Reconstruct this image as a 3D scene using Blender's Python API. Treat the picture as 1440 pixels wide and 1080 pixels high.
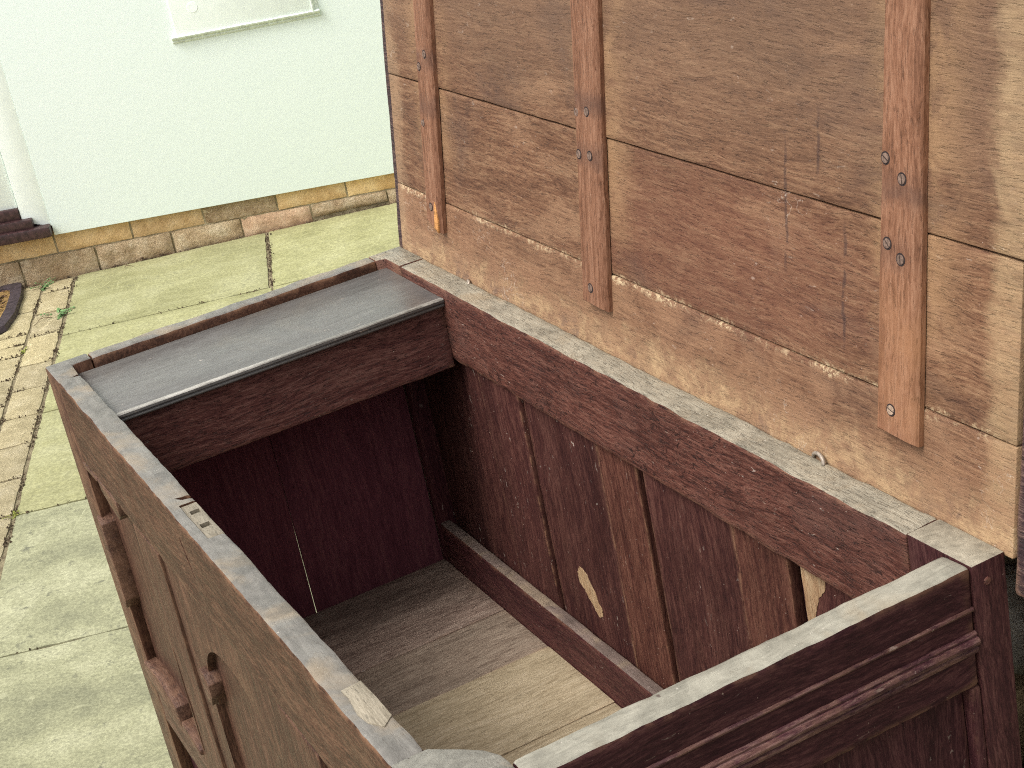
import bpy, bmesh, math, random
from mathutils import Vector, Matrix, noise as mnoise

scene = bpy.context.scene
for o in list(bpy.data.objects):
    bpy.data.objects.remove(o)
COL = scene.collection
random.seed(11)
RAD = math.radians
H = 0.74                      # height of the chest rim above the paving

# ------------------------------------------------------------------ camera
cam_d = bpy.data.cameras.new('camera')
cam = bpy.data.objects.new('camera', cam_d)
COL.objects.link(cam)
cam.location = (2.32211, -0.30681, 1.52362)
cam.rotation_euler = (RAD(66.72936), RAD(10.68563), RAD(62.30509))
cam_d.sensor_width = 36
cam_d.lens = 60.4176
cam_d.clip_start = 0.05
cam_d.clip_end = 500
scene.camera = cam

# ------------------------------------------------------------------ light
SUN_EL, SUN_DIR = RAD(54), Vector((0.16, -0.95, 0))
world = bpy.data.worlds.new('World')
scene.world = world
world.use_nodes = True
wn = world.node_tree
wn.nodes.clear()
w_out = wn.nodes.new('ShaderNodeOutputWorld')
w_bg = wn.nodes.new('ShaderNodeBackground')
w_sky = wn.nodes.new('ShaderNodeTexSky')
w_sky.sky_type = 'NISHITA'
w_sky.sun_disc = False
w_sky.sun_elevation = SUN_EL
w_sky.sun_rotation = RAD(170)
w_sky.air_density = 1.0
w_sky.dust_density = 6.0
w_sky.ozone_density = 1.0
w_hsv = wn.nodes.new('ShaderNodeHueSaturation')      # overcast: the blue is mostly washed out
w_hsv.inputs['Saturation'].default_value = 0.13
w_bg.inputs['Strength'].default_value = 0.14
wn.links.new(w_sky.outputs[0], w_hsv.inputs['Color'])
wn.links.new(w_hsv.outputs[0], w_bg.inputs['Color'])
wn.links.new(w_bg.outputs[0], w_out.inputs['Surface'])

sun_d = bpy.data.lights.new('sun', 'SUN')
sun = bpy.data.objects.new('sun', sun_d)
COL.objects.link(sun)
sun_d.energy = 1.0
sun_d.angle = RAD(24)
sun_d.color = (1.0, 0.965, 0.92)
sd = SUN_DIR.normalized() * math.cos(SUN_EL) + Vector((0, 0, math.sin(SUN_EL)))
sun.rotation_euler = sd.to_track_quat('Z', 'Y').to_euler()
sun.location = sd * 8

scene.view_settings.view_transform = 'Standard'
scene.view_settings.look = 'None'
scene.view_settings.gamma = 1
scene.view_settings.use_curve_mapping = False
scene.view_settings.exposure = 0.72
scene.render.engine = 'CYCLES'
scene.cycles.use_denoising = False
scene.cycles.max_bounces = 10
scene.cycles.diffuse_bounces = 6
scene.cycles.filter_width = 1.1

# ------------------------------------------------------------------ node helper
class NT:
    """small shorthand for building a shader tree"""
    def __init__(self, name):
        self.m = bpy.data.materials.new(name)
        self.m.use_nodes = True
        self.t = self.m.node_tree
        self.t.nodes.clear()
        self.out = self.t.nodes.new('ShaderNodeOutputMaterial')
        self.b = self.t.nodes.new('ShaderNodeBsdfPrincipled')
        self.t.links.new(self.b.outputs[0], self.out.inputs[0])
    def put(self, sock, v):
        if isinstance(v, bpy.types.NodeSocket):
            self.t.links.new(v, sock)
        elif isinstance(v, (tuple, list)) and len(v) == 3 and sock.type == 'RGBA':
            sock.default_value = (*v, 1)
        else:
            sock.default_value = v
    def n(self, kind):
        return self.t.nodes.new(kind)
    def ma(self, op, a, b=0.0, c=0.0, clamp=False):
        k = self.n('ShaderNodeMath'); k.operation = op; k.use_clamp = clamp
        self.put(k.inputs[0], a); self.put(k.inputs[1], b); self.put(k.inputs[2], c)
        return k.outputs[0]
    def mix(self, f, a, b, blend='MIX'):
        k = self.n('ShaderNodeMix'); k.data_type = 'RGBA'; k.blend_type = blend
        self.put(k.inputs[0], f); self.put(k.inputs[6], a); self.put(k.inputs[7], b)
        return k.outputs[2]
    def noise(self, vec, scale, detail=4.0, rough=0.55, dist=0.0):
        k = self.n('ShaderNodeTexNoise')
        self.put(k.inputs['Vector'], vec); k.inputs['Scale'].default_value = scale
        k.inputs['Detail'].default_value = detail; k.inputs['Roughness'].default_value = rough
        k.inputs['Distortion'].default_value = dist
        return k.outputs['Fac']
    def voro(self, vec, scale, feature='F1'):
        k = self.n('ShaderNodeTexVoronoi'); k.feature = feature
        self.put(k.inputs['Vector'], vec); k.inputs['Scale'].default_value = scale
        return k.outputs['Distance']
    def ramp(self, f, *stops):
        k = self.n('ShaderNodeValToRGB'); self.put(k.inputs[0], f)
        e = k.color_ramp.elements
        while len(e) < len(stops): e.new(0.5)
        for el, (p, c) in zip(e, stops):
            el.position = p; el.color = (*c, 1) if isinstance(c, tuple) else (c, c, c, 1)
        return k.outputs[0]
    def ss(self, x, lo, hi, a=0.0, b=1.0):
        k = self.n('ShaderNodeMapRange'); k.interpolation_type = 'SMOOTHSTEP'
        self.put(k.inputs[0], x); self.put(k.inputs[1], lo); self.put(k.inputs[2], hi)
        self.put(k.inputs[3], a); self.put(k.inputs[4], b)
        return k.outputs[0]
    def vmul(self, v, s):
        k = self.n('ShaderNodeVectorMath'); k.operation = 'MULTIPLY'
        self.put(k.inputs[0], v); k.inputs[1].default_value = s
        return k.outputs[0]
    def vadd(self, a, b):
        k = self.n('ShaderNodeVectorMath'); k.operation = 'ADD'
        self.put(k.inputs[0], a); self.put(k.inputs[1], b)
        return k.outputs[0]
    def sep(self, v):
        k = self.n('ShaderNodeSeparateXYZ'); self.put(k.inputs[0], v)
        return k.outputs
    def comb(self, x, y, z):
        k = self.n('ShaderNodeCombineXYZ')
        self.put(k.inputs[0], x); self.put(k.inputs[1], y); self.put(k.inputs[2], z)
        return k.outputs[0]
    def obj_co(self):
        return self.n('ShaderNodeTexCoord').outputs['Object']
    def rand(self):
        return self.n('ShaderNodeObjectInfo').outputs['Random']
    def shifted(self):
        r = self.rand()
        return self.vadd(self.obj_co(), self.comb(self.ma('MULTIPLY', r, 17.3), self.ma('MULTIPLY', r, 31.7), self.ma('MULTIPLY', r, 11.9)))
    def bump(self, h, strength, dist=0.002):
        k = self.n('ShaderNodeBump'); k.inputs['Strength'].default_value = strength
        k.inputs['Distance'].default_value = dist
        self.put(k.inputs['Height'], h)
        self.t.links.new(k.outputs[0], self.b.inputs['Normal'])
    def fin(self, col, rough=0.6, spec=0.5):
        self.put(self.b.inputs['Base Color'], col)
        self.put(self.b.inputs['Roughness'], rough)
        self.b.inputs['Specular IOR Level'].default_value = spec
        return self.m

def mulc(c, k):
    return tuple(x * k for x in c)

# ------------------------------------------------------------------ materials
AX = {'X': (0.08, 1, 1), 'Y': (1, 0.08, 1), 'Z': (1, 1, 0.08)}

def soft_ax(axis):
    return tuple(0.5 if c == axis else 1 for c in 'XYZ')

def wood(name, dark, mid, light, axis='X', rough=0.5, spec=0.45, top=None, mott=0.6, flecks=0.25, bump=0.5, wear=0.5,
         shade=(0.55, 1.3), stain=None, extra=None, paint=0.0, pore=0.5, checks=0.0, grain=0.075):
    """old oak: fibres along `axis`, open pores, mottling, pale flecks, worn arrises; `top` = colour of weathered upward faces"""
    t = NT(name)
    v = t.shifted()
    raw = t.obj_co()
    warp = t.noise(t.vmul(v, soft_ax(axis)), 6.0, 3, 0.55)
    wv = t.vadd(v, t.vmul(t.comb(warp, warp, warp), (0.05, 0.05, 0.05)))
    a = AX[axis]
    g = t.vmul(wv, a)
    fib = t.noise(g, 260, 6, 0.66, 0.3)
    fine = t.noise(t.vmul(wv, tuple(x if x == 1 else 0.16 for x in a)), 700, 3, 0.65)
    broad = t.noise(g, 48, 5, 0.62, 0.5)
    soft = tuple(1 if x == 1 else 0.4 for x in a)
    blot = t.noise(t.vmul(v, soft), 8.0, 5, 0.6, 0.3)
    blot2 = t.noise(t.vmul(v, tuple(1 if x == 1 else 0.25 for x in a)), 26.0, 6, 0.68, 0.2)
    f = t.ma('ADD', t.ma('MULTIPLY', fib, 0.46), t.ma('ADD', t.ma('MULTIPLY', broad, 0.26), t.ma('MULTIPLY', fine, 0.28)))
    c = t.ramp(f, (0.5 - grain, dark), (0.5, mid), (0.5 + grain * 1.08, light))
    # mottling: tone drifts over the board
    tone = t.ss(t.ma('ADD', t.ma('MULTIPLY', blot, 0.65), t.ma('MULTIPLY', blot2, 0.35)), 0.28, 0.72, shade[0], shade[1])
    c = t.mix(mott, c, t.mix(1.0, c, t.comb(tone, tone, tone), 'MULTIPLY'))
    if stain:
        sc, amt = stain
        c = t.mix(t.ma('MULTIPLY', t.ss(t.noise(v, 4.2, 4, 0.6, 0.8), 0.5, 0.68), amt), c, sc)
    # dark open pores
    por = t.ss(t.noise(t.vmul(wv, tuple(1 if x == 1 else 0.13 for x in a)), 480, 3, 0.65), 0.56, 0.68)
    c = t.mix(t.ma('MULTIPLY', por, pore), c, mulc(dark, 0.35))
    # pale flecks and scuffs along the grain
    fl = t.ma('MULTIPLY', t.ss(t.noise(t.vmul(v, tuple(1 if x == 1 else 0.22 for x in a)), 150, 3, 0.6), 0.69, 0.75),
              t.ss(t.noise(v, 9, 3, 0.6), 0.5, 0.62))
    c = t.mix(t.ma('MULTIPLY', fl, flecks), c, (0.48, 0.36, 0.27))
    if paint:
        pa = t.ma('MULTIPLY', t.ss(t.noise(t.vmul(v, soft), 150, 3, 0.62, 0.6), 0.655, 0.70), t.ss(t.noise(v, 9, 4, 0.62), 0.50, 0.62))
        c = t.mix(t.ma('MULTIPLY', pa, paint), c, (0.7, 0.6, 0.5))
    # pin-head specks of dust and old whitewash
    sp = t.ma('MULTIPLY', t.ss(t.noise(v, 330, 2, 0.5), 0.725, 0.77), t.ss(t.noise(v, 8, 4, 0.65), 0.44, 0.60))
    c = t.mix(t.ma('MULTIPLY', sp, min(1.0, flecks * 1.8)), c, (0.50, 0.39, 0.31))
    if checks:
        # drying checks: short dark cracks that curve across the grain
        cv = t.vmul(t.vadd(wv, t.vmul(t.comb(blot, warp, blot), (0.10, 0.05, 0.10))), tuple(0.30 if x != 1 else 1 for x in a))
        ck = t.ss(t.ma('ABSOLUTE', t.ma('SUBTRACT', t.noise(cv, 38, 3, 0.55, 1.2), 0.5)), 0.013, 0.003)
        ck = t.ma('MULTIPLY', ck, t.ss(t.noise(v, 13, 3, 0.6), 0.46, 0.54))
        c = t.mix(t.ma('MULTIPLY', ck, checks), c, mulc(dark, 0.25))
    # worn arrises show paler, orange wood
    pt = t.n('ShaderNodeNewGeometry').outputs['Pointiness']
    we = t.ma('MULTIPLY', t.ss(pt, 0.505, 0.56), t.ss(t.noise(v, 30, 4, 0.7), 0.40, 0.62))
    c = t.mix(t.ma('MULTIPLY', we, wear), c, t.mix(0.5, light, (0.36, 0.2, 0.11)))
    if extra:
        c = extra(t, raw, v, c)
    r = t.ma('ADD', rough, t.ma('MULTIPLY', t.ma('SUBTRACT', blot2, 0.5), 0.35))
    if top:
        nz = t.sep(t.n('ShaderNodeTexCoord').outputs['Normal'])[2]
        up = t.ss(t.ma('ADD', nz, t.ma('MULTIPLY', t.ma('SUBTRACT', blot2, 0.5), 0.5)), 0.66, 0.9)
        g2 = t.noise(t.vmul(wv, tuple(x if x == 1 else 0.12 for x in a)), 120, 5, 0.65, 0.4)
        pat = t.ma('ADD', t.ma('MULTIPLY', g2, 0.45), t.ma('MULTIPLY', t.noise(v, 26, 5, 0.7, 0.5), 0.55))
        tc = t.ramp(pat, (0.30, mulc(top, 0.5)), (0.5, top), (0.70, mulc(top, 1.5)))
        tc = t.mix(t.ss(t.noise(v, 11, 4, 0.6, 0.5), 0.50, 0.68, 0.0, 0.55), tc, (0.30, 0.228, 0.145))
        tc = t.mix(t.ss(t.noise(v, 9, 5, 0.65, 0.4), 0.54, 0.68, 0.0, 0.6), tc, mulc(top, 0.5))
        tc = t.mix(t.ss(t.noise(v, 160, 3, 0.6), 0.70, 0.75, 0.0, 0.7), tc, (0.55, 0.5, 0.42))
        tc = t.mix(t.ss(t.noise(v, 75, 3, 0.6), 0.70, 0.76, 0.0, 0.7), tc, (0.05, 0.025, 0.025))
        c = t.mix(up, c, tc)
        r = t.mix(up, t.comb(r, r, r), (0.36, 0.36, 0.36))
    hgt = t.ma('ADD', t.ma('MULTIPLY', fib, 0.6), t.ma('ADD', t.ma('MULTIPLY', fine, 0.3), t.ma('MULTIPLY', por, -0.5)))
    hgt = t.ma('ADD', hgt, t.ma('MULTIPLY', blot2, 0.8))
    t.bump(hgt, bump, 0.0025)
    return t.fin(c, r, spec)

def lid_marks(t, raw, v, c):
    """tide marks, bleached edges and rubbed patches that stay where they are on the lid"""
    x, y, z = t.sep(raw)
    n1 = t.noise(v, 14, 5, 0.7, 0.5)
    n2 = t.noise(v, 45, 4, 0.7, 0.3)
    n3 = t.noise(t.vmul(v, (0.7, 1, 1)), 60, 6, 0.75, 0.4)
    n4 = t.noise(t.vmul(v, (0.12, 1, 1)), 160, 4, 0.65)
    wob = t.ma('ADD', t.ma('MULTIPLY', t.ma('SUBTRACT', n1, 0.5), 0.10), t.ma('MULTIPLY', t.ma('SUBTRACT', n2, 0.5), 0.035))
    # red, better preserved field in the middle
    dx = t.ma('DIVIDE', t.ma('SUBTRACT', x, 0.86), 0.30); dy = t.ma('DIVIDE', t.ma('SUBTRACT', y, 0.17), 0.11)
    rr = t.ma('ADD', t.ma('MULTIPLY', dx, dx), t.ma('MULTIPLY', dy, dy))
    red = t.ma('MULTIPLY', t.ss(t.ma('ADD', rr, t.ma('MULTIPLY', t.ma('SUBTRACT', n1, 0.5), 1.6)), 1.2, 0.1), 0.42)
    c = t.mix(red, c, (0.135, 0.050, 0.032))
    # dull grey-brown upper boards
    up = t.ma('MULTIPLY', t.ss(t.ma('ADD', y, wob), 0.22, 0.40), 0.6)
    c = t.mix(up, c, t.mix(n4, (0.088, 0.050, 0.031), (0.220, 0.136, 0.085)))
    # bleached bands: right end, left end, foot, beside the battens
    xr = t.ma('ADD', x, t.ma('MULTIPLY', wob, 0.55))
    mr = t.ma('MULTIPLY', t.ss(xr, 1.262, 1.285), t.ss(t.ma('ADD', n3, t.ma('MULTIPLY', n4, 0.6)), 0.5, 0.95, 0.45, 1.0))
    c = t.mix(t.ma('MULTIPLY', mr, 0.40), c, (0.50, 0.36, 0.20))
    dk = t.ma('MULTIPLY', t.ss(xr, 1.288, 1.30), t.ss(n4, 0.45, 0.58))
    c = t.mix(t.ma('MULTIPLY', dk, 0.3), c, (0.12, 0.075, 0.05))
    ml = t.ss(t.ma('ADD', x, wob), 0.06, 0.025)
    c = t.mix(t.ma('MULTIPLY', ml, 0.5), c, (0.37, 0.245, 0.145))
    foot = t.ss(t.ma('ADD', y, t.ma('MULTIPLY', wob, 1.0)), 0.055, 0.004)
    c = t.mix(t.ma('MULTIPLY', foot, 0.75), c, t.mix(t.ss(n3, 0.3, 0.7), (0.19, 0.11, 0.066), (0.52, 0.365, 0.20)))
    lowb = t.ma('MULTIPLY', t.ss(y, 0.102, 0.094), t.ss(n1, 0.38, 0.62, 0.1, 0.6))
    c = t.mix(lowb, c, (0.275, 0.152, 0.086))
    grime = t.ma('MULTIPLY', t.ss(t.ma('ADD', y, wob), 0.05, 0.0), t.ss(n1, 0.53, 0.66))
    c = t.mix(t.ma('MULTIPLY', grime, 0.8), c, (0.075, 0.055, 0.05))
    for bx, s, wd in ((0.639, 1, 0.075), (1.141, -1, 0.04), (0.139, -1, 0.06), (0.586, -1, 0.03), (0.182, 1, 0.06), (1.19, 1, 0.07)):
        d = t.ma('MULTIPLY', t.ma('SUBTRACT', t.ma('ADD', x, t.ma('MULTIPLY', wob, 0.45)), bx), float(s))
        k = t.ma('MULTIPLY', t.ma('MULTIPLY', t.ss(d, wd, 0.0), t.ss(d, -0.012, -0.004)), t.ss(n1, 0.36, 0.6))
        k = t.ma('MULTIPLY', k, t.ss(y, 0.12, 0.2, 0.25, 1.0))
        c = t.mix(t.ma('MULTIPLY', k, 0.6), c, (0.34, 0.205, 0.105))
    # smoky grey clouds and long soft streaks
    cl = t.noise(t.vmul(v, (0.8, 1, 1)), 5.5, 5, 0.62, 0.6)
    c = t.mix(t.ma('MULTIPLY', t.ss(cl, 0.5, 0.70), 0.45), c, (0.075, 0.048, 0.038))
    c = t.mix(t.ma('MULTIPLY', t.ss(t.noise(t.vmul(v, (0.3, 1, 1)), 13, 5, 0.66, 0.5), 0.55, 0.7), 0.45), c, (0.30, 0.175, 0.10))
    # chalky glue line that breaks up along the lower joint
    jl = t.ma('ABSOLUTE', t.ma('SUBTRACT', t.ma('ADD', y, t.ma('MULTIPLY', t.ma('SUBTRACT', n2, 0.5), 0.022)), 0.0970))
    n5 = t.noise(v, 170, 4, 0.7)
    j1 = t.ma('MULTIPLY', t.ss(jl, 0.0085, 0.001), t.ss(n1, 0.44, 0.58))
    c = t.mix(t.ma('MULTIPLY', j1, t.ss(n5, 0.45, 0.57, 0.0, 0.85)), c, (0.56, 0.43, 0.26))
    # vertical dark water streaks
    for sx, y0, y1 in ((0.983, 0.17, 0.33), (1.074, 0.11, 0.255), (1.035, 0.27, 0.36)):
        s = t.ma('ABSOLUTE', t.ma('SUBTRACT', t.ma('ADD', x, t.ma('MULTIPLY', t.ma('SUBTRACT', n1, 0.5), 0.016)), sx))
        k = t.ma('MULTIPLY', t.ss(s, 0.0035, 0.0008), t.ma('MULTIPLY', t.ss(y, y0, y0 + 0.03), t.ss(y, y1, y1 - 0.03)))
        c = t.mix(t.ma('MULTIPLY', k, t.ss(n2, 0.36, 0.5, 0.0, 0.6)), c, (0.045, 0.026, 0.024))
    # old white scratches
    wob2 = t.noise(v, 24, 3, 0.6, 1.6)
    sc = t.ma('MULTIPLY', t.ss(t.ma('ABSOLUTE', t.ma('SUBTRACT', wob2, 0.5)), 0.010, 0.003), t.ss(t.noise(v, 3.6, 2, 0.5), 0.585, 0.65))
    sc = t.ma('MULTIPLY', sc, t.ss(n2, 0.46, 0.56))
    c = t.mix(t.ma('MULTIPLY', sc, 0.55), c, (0.5, 0.42, 0.34))
    return c

def batten_marks(t, raw, v, c):
    # paler, rubbed length near the foot of the near batten; grime round the screws
    x, y, z = t.sep(raw)
    n1 = t.noise(v, 16, 4, 0.6, 0.4)
    w = t.ma('MULTIPLY', t.ma('SUBTRACT', n1, 0.5), 0.08)
    k = t.ma('MULTIPLY', t.ss(x, 1.0, 1.1), t.ss(t.ma('ADD', y, w), 0.25, 0.16))
    c = t.mix(t.ma('MULTIPLY', k, t.ss(n1, 0.3, 0.7, 0.1, 0.5)), c, (0.33, 0.165, 0.08))
    for yy in (0.237, 0.298):
        d = t.ss(t.ma('ABSOLUTE', t.ma('SUBTRACT', t.ma('ADD', y, t.ma('MULTIPLY', w, 0.2)), yy)), 0.022, 0.004)
        c = t.mix(t.ma('MULTIPLY', d, t.ss(n1, 0.35, 0.65, 0.1, 0.6)), c, (0.075, 0.04, 0.03))
    return c

# colours read from the photograph: plum-brown old oak
LID = wood('lid_oak', (0.084, 0.037, 0.020), (0.158, 0.078, 0.042), (0.245, 0.140, 0.078), 'X', rough=0.7, spec=0.25,
           mott=0.75, flecks=0.5, bump=0.6, shade=(0.75, 1.28), extra=lid_marks, wear=0.2, paint=0.35, pore=0.45, grain=0.095)
BATTEN = wood('batten_oak', (0.135, 0.058, 0.030), (0.205, 0.094, 0.052), (0.275, 0.142, 0.085), 'Y', rough=0.55, spec=0.3,
              mott=0.35, flecks=0.2, bump=0.4, shade=(0.75, 1.25), extra=batten_marks, wear=0.0)
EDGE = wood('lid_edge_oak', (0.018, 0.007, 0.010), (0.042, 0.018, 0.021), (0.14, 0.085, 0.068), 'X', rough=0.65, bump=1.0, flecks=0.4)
FRONT = wood('front_oak', (0.033, 0.0140, 0.0080), (0.063, 0.0275, 0.0162), (0.122, 0.060, 0.036), 'X', rough=0.5, spec=0.3, top=(0.168, 0.157, 0.138),
             mott=0.6, flecks=0.12, bump=0.3, shade=(0.68, 1.3), wear=0.8, pore=0.6)
FRONT_Z = wood('front_stile_oak', (0.034, 0.0145, 0.0085), (0.064, 0.0285, 0.0172), (0.122, 0.060, 0.037), 'Z', rough=0.5, spec=0.3, top=(0.168, 0.157, 0.138),
               mott=0.6, flecks=0.12, bump=0.3, shade=(0.68, 1.3), wear=0.3, pore=0.6)
SIDE_B = wood('end_back_stile_oak', (0.026, 0.0078, 0.0090), (0.046, 0.0150, 0.0150), (0.080, 0.033, 0.029), 'Z', rough=0.6, spec=0.15, top=(0.265, 0.235, 0.178),
              mott=0.6, flecks=0.3, bump=0.4, wear=0.0, paint=0.25, pore=0.4)
SIDE_F = wood('end_front_stile_oak', (0.021, 0.0060, 0.0080), (0.036, 0.0110, 0.0130), (0.065, 0.025, 0.025), 'Z', rough=0.6, spec=0.15, top=(0.200, 0.190, 0.160),
              mott=0.6, flecks=0.3, bump=0.4, wear=0.0, paint=0.3, pore=0.4)
FRONT_P = wood('front_panel_oak', (0.032, 0.0138, 0.0082), (0.060, 0.0268, 0.0165), (0.118, 0.058, 0.036), 'Z', rough=0.5, spec=0.3,
             mott=0.6, flecks=0.12, bump=0.3, shade=(0.68, 1.3), wear=0.3, pore=0.6)
FRONT_M = wood('front_moulding_oak', (0.042, 0.0185, 0.0118), (0.078, 0.0375, 0.0245), (0.145, 0.080, 0.054), 'X', rough=0.5, spec=0.3,
             mott=0.7, flecks=0.3, bump=0.4, shade=(0.6, 1.35), wear=0.25, pore=0.6)
SC = ((0.021, 0.0060, 0.0080), (0.036, 0.0110, 0.0130), (0.065, 0.025, 0.025))
SIDE = wood('end_oak', *SC, 'Y', rough=0.65, spec=0.12, top=(0.27, 0.255, 0.205),
            mott=0.6, flecks=0.2, bump=0.3, wear=0.45, paint=0.12, pore=0.35, shade=(0.6, 1.35))
SIDE_Z = wood('end_stile_oak', *SC, 'Z', rough=0.65, spec=0.12, top=(0.27, 0.255, 0.205),
              mott=0.6, flecks=0.2, bump=0.3, wear=0.0, paint=0.12, pore=0.35, shade=(0.6, 1.35))
SIDE_N = wood('end_panel_oak', *SC, 'Z', rough=0.65, spec=0.12, mott=0.6, flecks=0.2, bump=0.3, wear=0.25, paint=0.15, pore=0.35, shade=(0.6, 1.35))
SIDE_M = wood('end_moulding_oak', (0.032, 0.0105, 0.014), (0.060, 0.022, 0.025), (0.13, 0.07, 0.062), 'Y', rough=0.55, spec=0.2,
              mott=0.8, flecks=0.5, bump=0.5, wear=0.25, paint=0.2, pore=0.3, shade=(0.5, 1.5))
BACK = wood('back_rail_oak', (0.050, 0.0165, 0.0120), (0.102, 0.036, 0.025), (0.165, 0.072, 0.050), 'X', rough=0.6, spec=0.25, top=(0.265, 0.235, 0.178),
            mott=0.75, flecks=0.5, bump=0.9, shade=(0.6, 1.28), wear=0.5, stain=((0.125, 0.064, 0.050), 0.6), paint=0.5, checks=0.75)
INNER = wood('inside_oak', (0.036, 0.0105, 0.0098), (0.063, 0.0208, 0.0168), (0.108, 0.044, 0.033), 'Z', rough=0.7, spec=0.2,
             mott=0.75, flecks=0.6, bump=0.5, shade=(0.62, 1.3), paint=0.65, wear=1.0)
INNER_P = wood('inside_post_oak', (0.036, 0.0075, 0.0115), (0.062, 0.0155, 0.0190), (0.10, 0.036, 0.032), 'Z', rough=0.7, spec=0.2,
             mott=0.7, flecks=0.5, bump=0.5, shade=(0.62, 1.3), paint=0.5, wear=0.0)
INNER_R = wood('inside_red_oak', (0.054, 0.0165, 0.0125), (0.100, 0.036, 0.0240), (0.155, 0.066, 0.043), 'Z', rough=0.7, spec=0.2,
               mott=0.75, flecks=0.6, bump=0.6, shade=(0.55, 1.28), paint=0.65, wear=0.6)
DEEP = wood('inside_dark_oak', (0.108, 0.033, 0.044), (0.150, 0.047, 0.062), (0.20, 0.075, 0.082), 'Z', rough=0.85, spec=0.1,
            mott=0.5, flecks=0.1, bump=0.2, shade=(0.75, 1.2), wear=0.0, pore=0.3)
INNER_X = wood('inside_rail_oak', (0.036, 0.0085, 0.0105), (0.066, 0.0185, 0.0190), (0.11, 0.042, 0.034), 'X', rough=0.6, spec=0.25, top=(0.15, 0.11, 0.092),
               mott=0.75, flecks=0.6, bump=0.5, paint=0.4)
TILL = wood('till_front_oak', (0.058, 0.0180, 0.0165), (0.108, 0.0395, 0.0320), (0.170, 0.080, 0.064), 'Y', rough=0.6, spec=0.25,
            mott=0.7, flecks=0.6, bump=0.9, paint=0.6, shade=(0.6, 1.3), checks=0.3)
TILL_TOP = wood('till_lid_oak', (0.100, 0.094, 0.088), (0.124, 0.118, 0.110), (0.150, 0.145, 0.135), 'Y', rough=0.33, spec=0.5,
                mott=0.8, flecks=0.3, bump=0.10, shade=(0.72, 1.22), wear=0.0, pore=0.25, stain=((0.20, 0.175, 0.14), 0.35), paint=0.45)
LIP = wood('till_lip_oak', (0.17, 0.16, 0.14), (0.30, 0.285, 0.25), (0.40, 0.38, 0.34), 'Y', rough=0.4, spec=0.5, mott=0.9, flecks=0.2, bump=0.2, shade=(0.45, 1.3), wear=0.0, pore=0.3)  # pale worn edge of the till lid, its highlight put into the colour
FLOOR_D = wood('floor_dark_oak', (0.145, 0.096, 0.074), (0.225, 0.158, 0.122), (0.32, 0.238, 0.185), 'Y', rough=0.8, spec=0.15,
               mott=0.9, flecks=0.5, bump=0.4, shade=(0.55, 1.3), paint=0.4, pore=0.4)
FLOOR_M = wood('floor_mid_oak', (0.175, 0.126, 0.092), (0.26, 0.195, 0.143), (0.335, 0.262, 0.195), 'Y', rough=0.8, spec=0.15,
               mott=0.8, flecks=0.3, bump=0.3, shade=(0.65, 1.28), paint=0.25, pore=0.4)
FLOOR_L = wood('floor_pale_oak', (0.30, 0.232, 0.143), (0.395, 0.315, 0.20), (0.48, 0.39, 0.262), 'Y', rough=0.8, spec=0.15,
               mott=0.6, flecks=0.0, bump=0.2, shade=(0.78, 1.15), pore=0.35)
BARE = wood('bare_oak', (0.33, 0.19, 0.10), (0.43, 0.28, 0.155), (0.52, 0.37, 0.22), 'Z', rough=0.75, spec=0.2, mott=0.9, flecks=0, bump=0.5, shade=(0.6, 1.2), wear=0.0)
PATCH = wood('patch_oak', (0.19, 0.160, 0.112), (0.26, 0.222, 0.160), (0.33, 0.285, 0.21), 'X', rough=0.5, mott=0.9, flecks=0.1, bump=0.3, shade=(0.6, 1.25), wear=0.0)

def plain(name, col, rough=0.5, metal=0.0, var=0.2, scale=60, spec=0.5, bump=0.0):
    t = NT(name)
    v = t.shifted()
    n = t.noise(v, scale, 5, 0.65)
    k = t.ss(n, 0.3, 0.7, 1 - var, 1 + var)
    c = t.mix(1.0, col, t.comb(k, k, k), 'MULTIPLY')
    t.b.inputs['Metallic'].default_value = metal
    if bump:
        t.bump(n, bump, 0.003)
    return t.fin(c, rough, spec)

STEEL = plain('screw_steel', (0.23, 0.155, 0.12), 0.5, 0.35, 0.4, 300)
STEEL_L = plain('bright_screw_steel', (0.50, 0.36, 0.26), 0.45, 0.3, 0.3, 300)
HOLE = plain('screw_hole_grime', (0.014, 0.007, 0.007), 0.9)
IRON = plain('iron', (0.30, 0.25, 0.20), 0.55, 0.5, 0.4, 200)

def white_paint():
    t = NT('white_masonry_paint')
    v = t.obj_co()
    n = t.noise(v, 7, 4, 0.6)
    m = t.noise(v, 38, 5, 0.6)
    c = t.mix(n, (0.745, 0.845, 0.79), (0.79, 0.875, 0.83))
    c = t.mix(t.ss(m, 0.66, 0.74, 0.0, 0.25), c, (0.70, 0.785, 0.70))
    t.bump(t.ma('ADD', t.ma('MULTIPLY', m, 0.6), t.ma('MULTIPLY', t.noise(v, 130, 3, 0.6), 0.12)), 0.22, 0.004)
    return t.fin(c, 0.5, 0.4)
WHITE = white_paint()
WHITE_W = plain('white_gloss_paint', (0.86, 0.935, 0.88), 0.3, 0, 0.03, 30, 0.5, 0.05)
WHITE_SHADE = plain('shaded_white_paint', (0.68, 0.75, 0.66), 0.5, 0, 0.15, 60, 0.4, 0.1)  # greyer white for the mouldings: shade from eaves overhead put into the colour
SILL_M = plain('brown_painted_timber', (0.050, 0.024, 0.024), 0.4, 0, 0.5, 70, 0.5, 0.2)

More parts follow.
